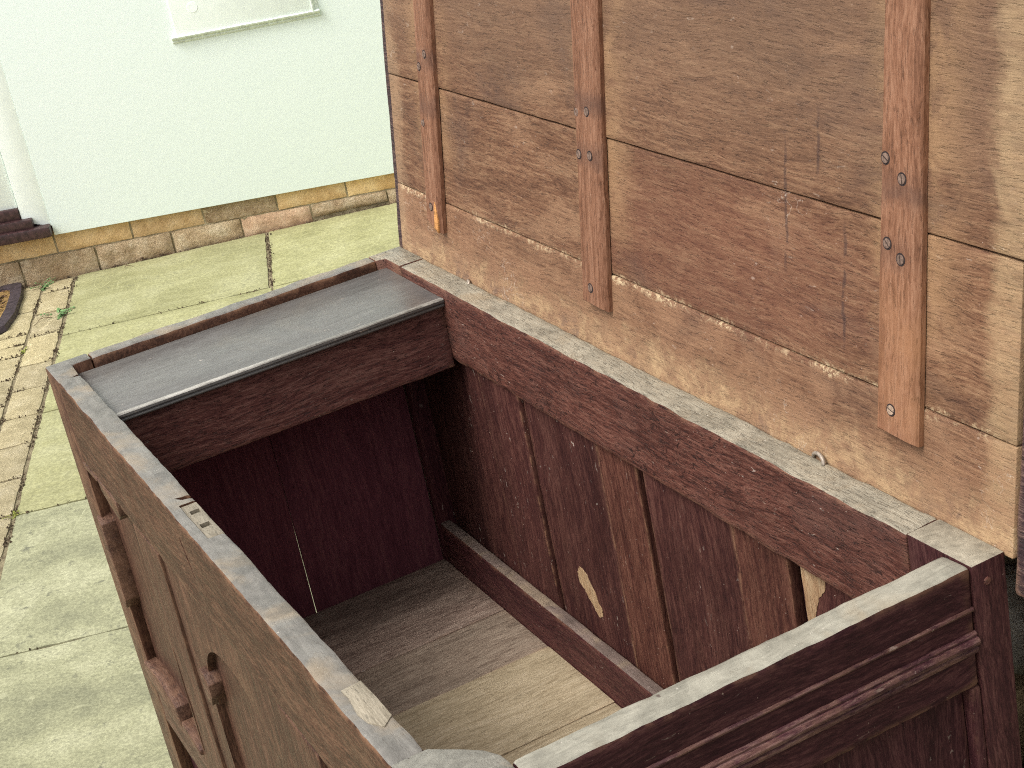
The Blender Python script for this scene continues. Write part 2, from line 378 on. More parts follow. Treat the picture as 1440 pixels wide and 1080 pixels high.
def stone(name, a, b, c3, spot, scale=1.0, bump=0.6, rough=0.9, tint=0.25, spotamt=0.5, coord='obj', streak=False):
    t = NT(name)
    v = t.shifted()
    n = t.noise(v, 9 * scale, 6, 0.65, 0.3)
    m = t.noise(v, 48 * scale, 5, 0.7)
    f = t.noise(v, 210 * scale, 4, 0.7)
    c = t.ramp(n, (0.33, a), (0.5, b), (0.68, c3))
    if streak:
        s = t.noise(t.vmul(v, (0.35, 1.6, 1)), 24, 5, 0.65, 0.6)
        c = t.mix(t.ss(s, 0.42, 0.62, 0.0, 0.3), c, mulc(c3, 1.12))
    r = t.rand()
    k = t.ss(r, 0, 1, 1 - tint, 1 + tint)
    c = t.mix(1.0, c, t.comb(k, k, t.ma('POWER', k, 0.7)), 'MULTIPLY')
    gr = t.ss(f, 0.35, 0.68, 0.78, 1.16)
    c = t.mix(1.0, c, t.comb(gr, gr, gr), 'MULTIPLY')
    c = t.mix(t.ma('MULTIPLY', t.ss(m, 0.58, 0.70), t.ma('MULTIPLY', t.ss(n, 0.38, 0.55), spotamt)), c, spot)
    # gritty dark speckle in drifts, and thin pale scrapes
    k2 = t.ma('MULTIPLY', t.ss(t.noise(v, 135 * scale, 3, 0.6), 0.57, 0.66), t.ss(t.noise(v, 4.5, 4, 0.65, 0.4), 0.45, 0.62))
    c = t.mix(t.ma('MULTIPLY', k2, 0.55), c, mulc(spot, 0.8))
    sw = t.ss(t.ma('ABSOLUTE', t.ma('SUBTRACT', t.noise(t.vmul(v, (1, 0.35, 1)), 9, 2, 0.5, 1.0), 0.5)), 0.006, 0.002)
    sw = t.ma('MULTIPLY', sw, t.ma('MULTIPLY', t.ss(t.noise(v, 3.1, 2, 0.5), 0.56, 0.64), t.ss(m, 0.42, 0.55)))
    c = t.mix(t.ma('MULTIPLY', sw, 0.6), c, mulc(c3, 1.45))
    # pale crusts
    c = t.mix(t.ss(t.noise(v, 30 * scale, 4, 0.7, 0.6), 0.62, 0.70, 0.0, 0.35), c, mulc(c3, 1.3))
    pt = t.n('ShaderNodeNewGeometry').outputs['Pointiness']
    t.bump(t.ma('ADD', t.ma('MULTIPLY', m, 0.7), t.ma('ADD', t.ma('MULTIPLY', f, 0.35), t.ma('MULTIPLY', n, 0.8))), bump, 0.006)
    return t.fin(c, rough, 0.25)

FLAG = stone('buff_sandstone_flag', (0.245, 0.238, 0.112), (0.31, 0.300, 0.148), (0.365, 0.355, 0.195), (0.20, 0.20, 0.12), 0.6, 0.22, 0.85, 0.06, 0.35, streak=True)
FLAG_G = stone('lichened_sandstone_flag', (0.20, 0.20, 0.125), (0.29, 0.288, 0.175), (0.38, 0.375, 0.24), (0.12, 0.12, 0.085), 0.7, 0.4, 0.9, 0.05, 0.85)
PAVER = stone('tan_block_paver', (0.33, 0.275, 0.155), (0.41, 0.345, 0.20), (0.49, 0.42, 0.265), (0.20, 0.165, 0.105), 2.2, 0.9, 0.9, 0.10, 0.4)
BRICK_O = stone('ochre_brick', (0.52, 0.33, 0.145), (0.67, 0.46, 0.225), (0.76, 0.57, 0.32), (0.38, 0.25, 0.13), 1.4, 0.7, 0.9, 0.16, 0.5)
BRICK_G = stone('weathered_brick', (0.36, 0.245, 0.135), (0.52, 0.385, 0.23), (0.66, 0.54, 0.36), (0.20, 0.12, 0.075), 1.8, 1.8, 0.95, 0.07, 0.8)
BRICK_R = stone('reddish_brick', (0.38, 0.24, 0.15), (0.50, 0.34, 0.22), (0.60, 0.45, 0.31), (0.42, 0.22, 0.14), 1.6, 0.8, 0.95, 0.1, 0.6)
MORTAR = stone('sandy_mortar', (0.20, 0.155, 0.085), (0.32, 0.26, 0.155), (0.42, 0.35, 0.22), (0.06, 0.045, 0.03), 3.0, 1.0, 0.95, 0.0, 0.8)
JOINT = stone('dirty_joint_filling', (0.14, 0.105, 0.065), (0.25, 0.205, 0.125), (0.34, 0.29, 0.175), (0.028, 0.018, 0.015), 3.5, 1.0, 0.95, 0.0, 0.9)
GRIT = plain('grit', (0.085, 0.06, 0.038), 0.95, 0, 0.8, 90, 0.2)
SOIL = plain('dark_soil', (0.022, 0.013, 0.012), 0.95, 0, 0.6, 150, 0.2, 0.8)
RUBBLE = stone('rubble_stone', (0.07, 0.05, 0.045), (0.16, 0.125, 0.10), (0.33, 0.27, 0.20), (0.03, 0.02, 0.02), 1.5, 1.0, 0.95, 0.3, 0.8)
RUBBLE_P = stone('pale_rubble_stone', (0.22, 0.20, 0.16), (0.36, 0.33, 0.27), (0.52, 0.49, 0.41), (0.06, 0.05, 0.05), 1.8, 1.0, 0.95, 0.2, 0.8)
RUBBLE_T = stone('tan_rubble_stone', (0.26, 0.19, 0.11), (0.38, 0.28, 0.16), (0.5, 0.39, 0.24), (0.12, 0.08, 0.05), 1.5, 0.8, 0.95, 0.1, 0.6)
GROUND = stone('bare_ground', (0.10, 0.085, 0.055), (0.16, 0.135, 0.09), (0.22, 0.19, 0.13), (0.07, 0.06, 0.04), 0.4, 0.5, 0.95, 0.0, 0.5)
RUBBER = plain('black_rubber', (0.045, 0.034, 0.04), 0.55, 0, 0.4, 60, 0.4, 0.2)
COIR = plain('coir', (0.30, 0.19, 0.075), 0.95, 0, 0.7, 220, 0.1, 1.0)
LEAF = plain('weed_green', (0.13, 0.235, 0.085), 0.6, 0, 0.4, 60, 0.3)
LEAF_Y = plain('moss_yellow_green', (0.27, 0.31, 0.06), 0.8, 0, 0.3, 60, 0.2)
TWIG = plain('dry_twig', (0.11, 0.065, 0.04), 0.9, 0, 0.4, 100, 0.2)
DEADLEAF = plain('dead_leaf', (0.09, 0.05, 0.03), 0.85, 0, 0.6, 40, 0.2)

# ------------------------------------------------------------------ mesh helpers
def link(name, me, mat, parent=None, kind=None, smooth=35):
    if mat is not None and not me.materials:
        for m in (mat if isinstance(mat, (list, tuple)) else [mat]):
            me.materials.append(m)
    if smooth:
        me.shade_smooth()
        me.set_sharp_from_angle(angle=RAD(smooth))
    o = bpy.data.objects.new(name, me)
    COL.objects.link(o)
    if parent: o.parent = parent
    if kind: o['kind'] = kind
    return o

def tag(o, label, cat, group=None):
    o['label'] = label; o['category'] = cat
    if group: o['group'] = group
    return o

def empty(name, loc=(0, 0, 0), rot=(0, 0, 0), parent=None):
    o = bpy.data.objects.new(name, None)
    o.empty_display_size = 0.1
    o.location = loc; o.rotation_euler = rot
    COL.objects.link(o)
    if parent: o.parent = parent
    return o

def jitter(p, amp, seed, fr=26.0):
    q = Vector(p) * fr + Vector((seed * 3.7, seed * 1.3, seed * 7.1))
    a = mnoise.noise_vector(q)
    b = mnoise.noise_vector(q * 3.1)
    return (p[0] + amp * (a.x + 0.5 * b.x), p[1] + amp * (a.y + 0.5 * b.y), p[2] + amp * (a.z + 0.5 * b.z))

_seed = [0]
def board_mesh(x0, x1, y0, y1, z0, z1, bev=0.0018, jit=0.0007, step=0.02, axis=None):
    """a box with rounded arrises, cut into short lengths along its long axis and left slightly uneven"""
    _seed[0] += 1
    lo, hi = (x0, y0, z0), (x1, y1, z1)
    size = [hi[i] - lo[i] for i in range(3)]
    ax = axis if axis is not None else max(range(3), key=lambda i: size[i])
    ai, bi = [(1, 2), (2, 0), (0, 1)][ax]
    b = min(bev, size[ai] * 0.3, size[bi] * 0.3, size[ax] * 0.3)
    def ring(c, ins):
        a0, a1, b0, b1 = lo[ai] + ins, hi[ai] - ins, lo[bi] + ins, hi[bi] - ins
        r = max(b - ins, b * 0.35)
        pts = []
        for (ca, cb, st) in ((a1 - r, b1 - r, 0), (a0 + r, b1 - r, 90), (a0 + r, b0 + r, 180), (a1 - r, b0 + r, 270)):
            for k in (0, 45, 90):
                an = RAD(st + k)
                pts.append((ca + r * math.cos(an), cb + r * math.sin(an)))
        full = []
        for k in range(12):
            full.append(pts[k])
            if k % 3 == 2:                       # rows inside the flat side keep the wear to the arris
                p, q_ = Vector(pts[k]), Vector(pts[(k + 1) % 12])
                m_ = min(0.005, (q_ - p).length * 0.3); d_ = (q_ - p).normalized()
                full += [tuple(p + d_ * m_), tuple(p + d_ * m_ * 1.6), tuple(q_ - d_ * m_ * 1.6), tuple(q_ - d_ * m_)]
        out = []
        for (pa, pb) in full:
            q = [0, 0, 0]
            q[ax] = c; q[ai] = pa; q[bi] = pb
            out.append(tuple(q))
        return out
    nseg = max(1, int(size[ax] / step))
    rings = [ring(lo[ax], b), ring(lo[ax] + b * 0.3, b * 0.3)]
    for k in range(nseg + 1):
        rings.append(ring(lo[ax] + b + (size[ax] - 2 * b) * k / nseg, 0))
    rings += [ring(hi[ax] - b * 0.3, b * 0.3), ring(hi[ax], b)]
    vs, fs = [], []
    for r in rings: vs += [jitter(p, jit, _seed[0]) for p in r]
    for k in range(len(rings) - 1):
        for j in range(28):
            j2 = (j + 1) % 28
            fs.append((k * 28 + j, k * 28 + j2, (k + 1) * 28 + j2, (k + 1) * 28 + j))
    fs.append(tuple(range(27, -1, -1)))
    n0 = (len(rings) - 1) * 28
    fs.append(tuple(n0 + j for j in range(28)))
    me = bpy.data.meshes.new('board')
    me.from_pydata(vs, [], fs)
    me.update()
    return me

def board(name, mat, parent, x0, x1, y0, y1, z0, z1, **k):
    return link(name, board_mesh(x0, x1, y0, y1, z0, z1, **k), mat, parent)

def prism_mesh(pts, axis, d0, d1, bev=0.001, segs=2):
    """polygon extruded from d0 to d1 along axis; pts are the two other coordinates in axis order"""
    bm = bmesh.new()
    def P(p, d):
        return {'X': (d, p[0], p[1]), 'Y': (p[0], d, p[1]), 'Z': (p[0], p[1], d)}[axis]
    a = [bm.verts.new(P(p, d0)) for p in pts]
    c = [bm.verts.new(P(p, d1)) for p in pts]
    bm.faces.new(a); bm.faces.new(list(reversed(c)))
    for i in range(len(pts)):
        j = (i + 1) % len(pts)
        bm.faces.new((a[i], c[i], c[j], a[j]))
    bmesh.ops.recalc_face_normals(bm, faces=bm.faces)
    if bev:
        bmesh.ops.bevel(bm, geom=list(bm.edges), offset=bev, segments=segs, affect='EDGES', clamp_overlap=True, profile=0.5)
    me = bpy.data.meshes.new('prism')
    bm.to_mesh(me); bm.free()
    return me

def prism(name, mat, parent, pts, axis, d0, d1, bev=0.001, **k):
    return link(name, prism_mesh(pts, axis, d0, d1, bev), mat, parent, **k)

def cut(o, *meshes):
    """carve openings out of a board for good; the cutters are removed afterwards"""
    for me in meshes:
        c = bpy.data.objects.new('cutter', me)
        COL.objects.link(c)
        md = o.modifiers.new('cut', 'BOOLEAN')
        md.operation = 'DIFFERENCE'; md.object = c; md.solver = 'EXACT'
        dg = bpy.context.evaluated_depsgraph_get()
        dg.update()
        new = bpy.data.meshes.new_from_object(o.evaluated_get(dg))
        o.modifiers.clear()
        o.data = new
        bpy.data.objects.remove(c)
    o.data.shade_smooth(); o.data.set_sharp_from_angle(angle=RAD(35))

def boxm(x0, x1, y0, y1, z0, z1):
    return prism_mesh([(x0, y0), (x1, y0), (x1, y1), (x0, y1)], 'Z', z0, z1, 0)

# ------------------------------------------------------------------ house wall and paving frame
UD = Vector((0.319238, 0.947675, 0)); ND = Vector((0.947675, -0.319238, 0)); OFF = -2.974082
WANG = math.atan2(UD.y, UD.x)
# local frame of wall and paving: X runs along the wall, -Y comes out of it, Z up
FR_LOC = ND * OFF

# ---- ground far around, then the paved yard
gm = bpy.data.meshes.new('ground')
gm.from_pydata([(-250, -250, -0.075), (250, -250, -0.075), (250, 250, -0.075), (-250, 250, -0.075)], [], [(0, 1, 2, 3)])
link('ground', gm, GROUND, kind='structure', smooth=0)

paving = empty('paving', FR_LOC, (0, 0, WANG))
paving['kind'] = 'structure'
bed = link('joint_bed', prism_mesh([(-2.2, -7.0), (4.2, -7.0), (4.2, 0.05), (-2.2, 0.05)], 'Z', -0.06, -0.0065, 0), JOINT, paving, smooth=0)

def slab_mesh(w, d, h, bev, rough, sub=0.06, seed=0):
    """a stone with uneven arrises, origin at the middle of its top"""
    nx, ny = max(2, int(w / sub)), max(2, int(d / sub))
    vs, fs = [], []
    idx = {}
    for i in range(nx + 1):
        for j in range(ny + 1):
            x = -w / 2 + w * i / nx; y = -d / 2 + d * j / ny
            ed = i in (0, nx) or j in (0, ny)
            q = Vector((x * 14 + seed * 5.1, y * 14, seed))
            nz = mnoise.noise(q) * rough + (mnoise.noise(q * 2.7) * rough * 0.5)
            e = mnoise.noise_vector(q * 2.0) * (0.0035 if ed else 0)
            idx[i, j] = len(vs)
            vs.append((x + e.x, y + e.y, nz - (bev if ed else 0)))
    top = len(vs)
    for i in range(nx):
        for j in range(ny):
            fs.append((idx[i, j], idx[i + 1, j], idx[i + 1, j + 1], idx[i, j + 1]))
    rim = [(i, 0) for i in range(nx)] + [(nx, j) for j in range(ny)] + [(i, ny) for i in range(nx, 0, -1)] + [(0, j) for j in range(ny, 0, -1)]
    low = {}
    for r in rim:
        x, y, z = vs[idx[r]]
        low[r] = len(vs); vs.append((x, y, -h))
    for k in range(len(rim)):
        a, b = rim[k], rim[(k + 1) % len(rim)]
        fs.append((idx[a], low[a], low[b], idx[b]))
    # an inner ring close to the arris, so the edge is rounded and not a ramp
    bm = bmesh.new()
    V = [bm.verts.new(v) for v in vs]
    for f in fs: bm.faces.new([V[k] for k in f])
    me = bpy.data.meshes.new('slab')
    bmesh.ops.recalc_face_normals(bm, faces=bm.faces)
    bm.to_mesh(me); bm.free()
    return me

def stone_piece(name, mat, parent, u0, u1, w0, w1, bev=0.003, rough=0.0012, gap=0.004, sub=0.02, h=0.05, tilt=0.0, zoff=0.0):
    _seed[0] += 1
    me = slab_mesh(u1 - u0 - gap, w1 - w0 - gap, h, bev, rough, sub, _seed[0])
    o = link(name, me, mat, parent, smooth=50)
    o.location = ((u0 + u1) / 2, -(w0 + w1) / 2, zoff)
    o.rotation_euler = (random.uniform(-tilt, tilt), random.uniform(-tilt, tilt), random.uniform(-tilt, tilt) * 0.4)
    return o

# flagstones, 600 mm grid; the photo shows the rows at w = 0 .56 1.14 1.735 2.37
rows = [0.006, 0.562, 1.14, 1.735, 2.368, 2.97, 3.57, 4.2, 4.8, 5.4, 6.0, 6.6]
cols = [-0.402, 0.206, 0.806, 1.41, 2.01, 2.62, 3.22, 3.82]
for i in range(len(cols) - 1):
    for j in range(len(rows) - 1):
        g = 0.006
        u0, u1 = cols[i], cols[i + 1]
        if j == 0 and i == 0: u1 -= 0.006
        if j == 0 and i == 1: u0 += 0.002
        stone_piece('flagstone', FLAG if j < 3 and not (j == 2 and i > 0) else FLAG_G, paving, u0, u1, rows[j], rows[j + 1], 0.003, 0.0012, g, 0.03 if i < 3 and j < 5 else 0.1, 0.045, 0.0015)
# the block pavers beside them
c1 = [0.008, 0.115, 0.315, 0.515, 0.747, 0.938, 1.132, 1.318, 1.524, 1.727, 1.93, 2.13, 2.33, 2.53, 2.73] + [2.93 + 0.2 * k for k in range(14)]
c2 = [0.008, 0.27, 0.473, 0.56, 0.655, 0.838, 1.024, 1.215, 1.41, 1.61, 1.81, 2.01, 2.21] + [2.41 + 0.2 * k for k in range(16)]
for lo, hi, seq in ((-0.503, -0.408, c1), (-0.600, -0.505, c2)):
    for a, b in zip(seq[:-1], seq[1:]):
        stone_piece('block_paver', PAVER, paving, lo, hi, a, b, 0.004, 0.0015, 0.007, 0.018, 0.05, 0.006)
for k in range(4):
    hi = -0.602 - 0.1 * k
    for q in range(14):
        a = 0.008 + 0.2 * q + (0.1 if k % 2 else 0) + (0.44 if k < 4 and False else 0)
        stone_piece('block_paver', PAVER, paving, hi - 0.097, hi, a, a + 0.2, 0.004, 0.0015, 0.007, 0.025, 0.05, 0.006)

# ---- cottage wall
wall = empty('cottage_wall', FR_LOC, (0, 0, WANG))
tag(wall, 'white painted cottage wall on a low two-course brick plinth behind the chest', 'wall')
def zb(u): return 0.1225 - 0.044 * u          # bottom of the white boarding
def zc(u): return 0.0625 - 0.034 * u          # bed joint between the two courses
UL = -0.428
# white render, overhanging the bricks
pts = [(UL, zb(UL)), (3.4, zb(3.4) + 0.0), (3.4, 2.7), (UL, 2.7)]
prism('wall_cladding', WHITE, wall, pts, 'Y', -0.016, 0.22, 0.002)
mb = [(-1.6, -0.02), (3.4, -0.02), (3.4, zb(3.4) + 0.03), (-1.6, zb(-1.6) + 0.03)]
prism('mortar_bed', MORTAR, wall, mb, 'Y', 0.006, 0.20, 0)
def brick(mat, u0, u1, zlo, zhi, proud, amp):
    """a brick whose bed follows the fall of the courses"""
    _seed[0] += 1
    s = _seed[0]
    nx, nz = max(3, int((u1 - u0) / 0.016)), 5
    vs, fs = [], []
    for i in range(nx + 1):
        u = u0 + (u1 - u0) * i / nx
        for j in range(nz + 1):
            t_ = j / nz
            z = zlo(u) + (zhi(u) - zlo(u)) * t_
            ed = i in (0, nx) or j in (0, nz)
            q = Vector((u * 40, z * 40, s * 3.3))
            e = mnoise.noise_vector(q)
            y = -proud + (0.005 if ed else 0) + amp * e.x
            vs.append((u + 0.002 * e.y * (1 if i in (0, nx) else 0), y, z + 0.0022 * e.z * (1 if j in (0, nz) else 0)))
    for i in range(nx):
        for j in range(nz):
            a = i * (nz + 1) + j
            fs.append((a, a + nz + 1, a + nz + 2, a + 1))
    # sides back into the bed
    rim = [i * (nz + 1) for i in range(nx)] + [nx * (nz + 1) + j for j in range(nz)] + [i * (nz + 1) + nz for i in range(nx, 0, -1)] + [j for j in range(nz, 0, -1)]
    bk = {}
    for r in rim:
        bk[r] = len(vs); vs.append((vs[r][0], 0.03, vs[r][2]))
    for k in range(len(rim)):
        a, b = rim[k], rim[(k + 1) % len(rim)]
        fs.append((a, bk[a], bk[b], b))
    bm = bmesh.new()
    V = [bm.verts.new(v) for v in vs]
    for f in fs: bm.faces.new([V[k] for k in f])
    bmesh.ops.recalc_face_normals(bm, faces=bm.faces)
    me = bpy.data.meshes.new('brick'); bm.to_mesh(me); bm.free()
    return link('brick', me, mat, wall, smooth=50)
g = 0.003
uj = [-1.59, -1.355, -1.12, -0.885, -0.66, -0.436, -0.201, 0.026, 0.256, 0.478, 0.70, 0.93, 1.16, 1.39, 1.62, 1.85]
um = [BRICK_O, BRICK_O, BRICK_O, BRICK_O, BRICK_O, BRICK_O, BRICK_O, BRICK_G, BRICK_O, BRICK_O, BRICK_G, BRICK_O, BRICK_O, BRICK_O, BRICK_O]
for k in range(len(uj) - 1):
    brick(um[k], uj[k] + g, uj[k + 1] - g, lambda u: zc(u) + 0.0025, lambda u: zb(u) + (0.012 if u > UL else 0.02), 0.0, 0.0018)
lj = [-1.5, -1.27, -1.03, -0.80, -0.56, -0.325, -0.087, 0.133, 0.356, 0.60, 0.83, 1.06, 1.29, 1.52, 1.75]
lm = [BRICK_G] * 7 + [BRICK_R, BRICK_G, BRICK_G, BRICK_G, BRICK_R, BRICK_G, BRICK_G, BRICK_G]
for k in range(len(lj) - 1):
    lo = -0.01 if k != 8 else 0.007
    brick(lm[k], lj[k] + g, lj[k + 1] - g, (lambda u, lo=lo: lo), lambda u: zc(u) - 0.0025, 0.004 if k < 6 else 0.002, 0.0065)

# ---- meter cupboard let into the white wall
cup = prism('cupboard_door', WHITE_W, wall, [(0.091, 0.651), (0.506, 0.642), (0.506, 1.2), (0.091, 1.2)], 'Y', -0.0285, -0.012, 0.002)
cup['label'] = 'white painted cupboard door with a moulded frame and round lock'
def strip(name, u0, z0, u1, z1, prof):
    """a moulding run from (u0,z0) to (u1,z1): prof = (offset across, height off the wall)"""
    d = Vector((u1 - u0, z1 - z0)); L = d.length; d /= L
    nrm = Vector((-d.y, d.x))
    vs, fs = [], []
    nseg = 12
    for k in range(nseg + 1):
        for (a, hgt) in prof:
            j = mnoise.noise(Vector((k * 1.7, a * 90, u0 * 9))) * 0.0007
            p = Vector((u0, z0)) + d * (L * k / nseg) + nrm * (a + j)
            vs.append((p.x, -0.0135 - hgt - j, p.y))
    m = len(prof)
    for k in range(nseg):
        for j in range(m - 1):
            fs.append((k * m + j, (k + 1) * m + j, (k + 1) * m + j + 1, k * m + j + 1))
    for base in (0, nseg * m):
        fs.append(tuple(base + j for j in range(m)))
    bm = bmesh.new()
    V = [bm.verts.new(v) for v in vs]
    for f in fs: bm.faces.new([V[k] for k in f])
    bmesh.ops.recalc_face_normals(bm, faces=bm.faces)
    me = bpy.data.meshes.new('moulding'); bm.to_mesh(me); bm.free()
    return link(name, me, WHITE_SHADE, cup, smooth=30)
prof = [(-0.009, 0.0), (-0.0085, 0.006), (-0.004, 0.009), (0.0005, 0.008), (0.002, 0.013), (0.006, 0.019), (0.010, 0.0205), (0.0125, 0.016), (0.013, 0.0)]
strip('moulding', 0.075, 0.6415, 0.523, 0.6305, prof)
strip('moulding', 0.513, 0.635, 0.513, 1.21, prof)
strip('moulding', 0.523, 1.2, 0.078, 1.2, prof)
# lock disc
def disc_mesh(r, h, n=24, bev=0.0006):
    bm = bmesh.new()
    bmesh.ops.create_cone(bm, cap_ends=True, segments=n, radius1=r, radius2=r * 0.95, depth=h)
    bmesh.ops.bevel(bm, geom=[e for e in bm.edges if all(abs(v.co.z - h / 2) < 1e-5 for v in e.verts)], offset=bev, segments=2, affect='EDGES')
    me = bpy.data.meshes.new('disc'); bm.to_mesh(me); bm.free()
    return me
lk = link('cupboard_lock', disc_mesh(0.017, 0.0016), WHITE_W, cup)
lk.rotation_euler = (RAD(90), 0, 0); lk.location = (0.157, -0.0287, 0.728)
# ---- timber door sill, jamb and the white door
sill = empty('door_sill', (0, 0, 0), parent=wall)
sill['label'] = 'dark brown stepped timber sill under the white door'
def slope(u0, u1, z0, z1): return [(u0, z0 - 0.044 * (u0 - u1)), (u1, z0), (u1, z1), (u0, z1 - 0.044 * (u0 - u1))]
prism('sill_step', SILL_M, sill, slope(-1.45, -0.431, 0.147, 0.180), 'Y', -0.052, 0.12, 0.004)
prism('sill_step', SILL_M, sill, slope(-1.45, -0.478, 0.179, 0.211), 'Y', -0.036, 0.12, 0.003)
prism('sill_step', SILL_M, sill, slope(-1.45, -0.512, 0.210, 0.248), 'Y', -0.018, 0.12, 0.003)
prism('door_jamb', WHITE_W, wall, [(-0.51, 0.200), (-0.4283, 0.171), (-0.4283, 2.3), (-0.51, 2.3)], 'Y', -0.0135, 0.2, 0.002)
dr = prism('door', WHITE_W, wall, [(-1.40, 0.285), (-0.513, 0.245), (-0.513, 2.2), (-1.40, 2.2)], 'Y', -0.004, 0.07, 0.003)
dr['label'] = 'plain white painted door above the brown sill'
prism('door_jamb', WHITE_W, wall, [(-1.49, 0.24), (-1.402, 0.24), (-1.402, 2.3), (-1.49, 2.3)], 'Y', -0.010, 0.2, 0.002)
prism('door_head', WHITE_W, wall, [(-1.49, 2.302), (-0.4305, 2.302), (-0.4305, 2.7), (-1.49, 2.7)], 'Y', -0.010, 0.2, 0.002)

# ---- doormat
mat_e = empty('doormat', (FR_LOC + UD * -0.9 + ND * 0.2), (0, 0, WANG))
tag(mat_e, 'worn coir doormat with a black rubber rim in front of the door sill', 'doormat')
MU = -0.9
def mp(u, w): return (u - MU, -(w - 0.2))
outer = [mp(-1.25, 0.0), mp(-1.25, 0.42), mp(-0.592, 0.425), mp(-0.573, 0.412), mp(-0.556, 0.31), mp(-0.556, 0.12), mp(-0.566, 0.02), mp(-0.582, -0.0)]
inner = [mp(-1.21, 0.04), mp(-1.21, 0.38), mp(-0.607, 0.385), mp(-0.601, 0.36), mp(-0.592, 0.25), mp(-0.593, 0.12), mp(-0.602, 0.05), mp(-0.612, 0.04)]
bm = bmesh.new()
def ringv(pts, z): return [bm.verts.new((p[0], p[1], z)) for p in pts]
r0, r1, r2, r3 = ringv(outer, 0.0), ringv([(p[0] * 0.995, p[1] * 0.985) for p in outer], 0.018), ringv(inner, 0.017), ringv(inner, 0.004)
for a, b in ((r0, r1), (r1, r2), (r2, r3)):
    for i in range(8):
        j = (i + 1) % 8
        bm.faces.new((a[i], a[j], b[j], b[i]))
bmesh.ops.recalc_face_normals(bm, faces=bm.faces)
me = bpy.data.meshes.new('rim'); bm.to_mesh(me); bm.free()
link('rubber_rim', me, RUBBER, mat_e, smooth=40)
prism('coir_pad', COIR, mat_e, [(p[0] * 0.998, p[1] * 0.998) for p in inner], 'Z', 0.002, 0.011, 0.001)

# ---- weeds in the joints
def weed(name, u, w, n, size, label, leaf=LEAF):
    e = empty(name, FR_LOC + UD * u + ND * w + Vector((0, 0, -0.008)), (0, 0, WANG))
    tag(e, label, 'weed')
    rnd = random.Random(int(u * 1000) + n)
    vs, fs, sv, sf = [], [], [], []
    for k in range(n):
        an = rnd.uniform(0, 6.283); ln = size * rnd.uniform(0.35, 1.0); up = rnd.uniform(0.25, 0.9)
        dirv = Vector((math.cos(an), math.sin(an) * 1.3, up)).normalized()
        base = Vector((rnd.uniform(-1, 1) * size * 0.25, rnd.uniform(-1, 1) * size * 0.45, 0.004))
        pts = [base + dirv * (ln * q / 4) + Vector((0, 0, -0.25 * ln * (q / 4) ** 2)) for q in range(5)]
        for q in range(4):
            b0 = len(sv)
            side = dirv.cross(Vector((0, 0, 1))).normalized() * 0.0007
            upv = Vector((0, 0, 0.0007))
            for pp in (pts[q], pts[q + 1]):
                sv.extend([pp + side, pp + upv, pp - side])
            sf.extend([(b0, b0 + 1, b0 + 4, b0 + 3), (b0 + 1, b0 + 2, b0 + 5, b0 + 4), (b0 + 2, b0, b0 + 3, b0 + 5)])
        for q in range(5):
            for s in (-1, 1, -0.4, 0.5):
                L = size * rnd.uniform(0.09, 0.19); W_ = L * rnd.uniform(0.35, 0.55)
                d2 = (dirv + dirv.cross(Vector((0, 0, 1))) * s * rnd.uniform(0.6, 1.6) + Vector((0, 0, rnd.uniform(-0.2, 0.5)))).normalized()
                sd_ = d2.cross(Vector((rnd.uniform(-0.3, 0.3), rnd.uniform(-0.3, 0.3), 1))).normalized()
                p = pts[q]; b0 = len(vs)
                drop = Vector((0, 0, -L * 0.2))
                vs.extend([p, p + d2 * L * 0.45 + sd_ * W_, p + d2 * L + drop, p + d2 * L * 0.45 - sd_ * W_, p + d2 * L * 0.5 + Vector((0, 0, L * 0.08))])
                fs.extend([(b0, b0 + 1, b0 + 4), (b0 + 1, b0 + 2, b0 + 4), (b0 + 2, b0 + 3, b0 + 4), (b0 + 3, b0, b0 + 4)])
    m1 = bpy.data.meshes.new('foliage'); m1.from_pydata([tuple(v) for v in vs], [], fs)
    m2 = bpy.data.meshes.new('stems'); m2.from_pydata([tuple(v) for v in sv], [], sf)
    link('foliage', m1, leaf, e, smooth=0); link('stem', m2, TWIG, e, smooth=0)
    return e
weed('green_weed', -0.498, 0.06, 13, 0.046, 'small green weed growing at the foot of the brick plinth beside the doormat')
weed('green_weed', -0.425, 0.37, 14, 0.05, 'small green weed in the joint between the block pavers and the big flagstone')
weed('moss_tuft', -0.505, 0.62, 10, 0.022, 'yellow green moss tuft in the joint between the two rows of block pavers', LEAF_Y)
weed('moss_tuft', -0.406, 1.735, 12, 0.022, 'yellow green moss tuft where the flagstone joint meets the block pavers', LEAF_Y)

def twig(u0, w0, bend, length, ang, label, r=0.0016):
    vs, fs = [], []
    n = 9
    for k in range(n + 1):
        t_ = k / n
        x = length * t_; y = bend * math.sin(t_ * 3.0) + 0.003 * math.sin(t_ * 11)
        z = 0.004 + 0.004 * math.sin(t_ * 5)
        rr = r * (1 - 0.6 * t_)
        for q in range(5):
            a = q * 1.2566
            vs.append((x, y + rr * math.cos(a), z + rr * math.sin(a)))
    for k in range(n):
        for q in range(5):
            fs.append((k * 5 + q, k * 5 + (q + 1) % 5, k * 5 + 5 + (q + 1) % 5, k * 5 + 5 + q))
    fs.append((4, 3, 2, 1, 0)); fs.append(tuple(n * 5 + q for q in range(5)))
    me = bpy.data.meshes.new('twig'); me.from_pydata(vs, [], fs)
    o = link('dry_twig', me, TWIG, smooth=60)
    o.location = FR_LOC + UD * u0 + ND * w0
    o.rotation_euler = (0, 0, WANG + ang)
    return tag(o, label, 'twig')
twig(-0.20, 0.012, 0.012, 0.10, 0.05, 'thin dry twig lying along the foot of the weathered bricks', 0.0018)
twig(-0.245, 0.06, 0.002, 0.03, 0.1, 'short dry twig lying on the buff flagstone close to the bricks', 0.0012)
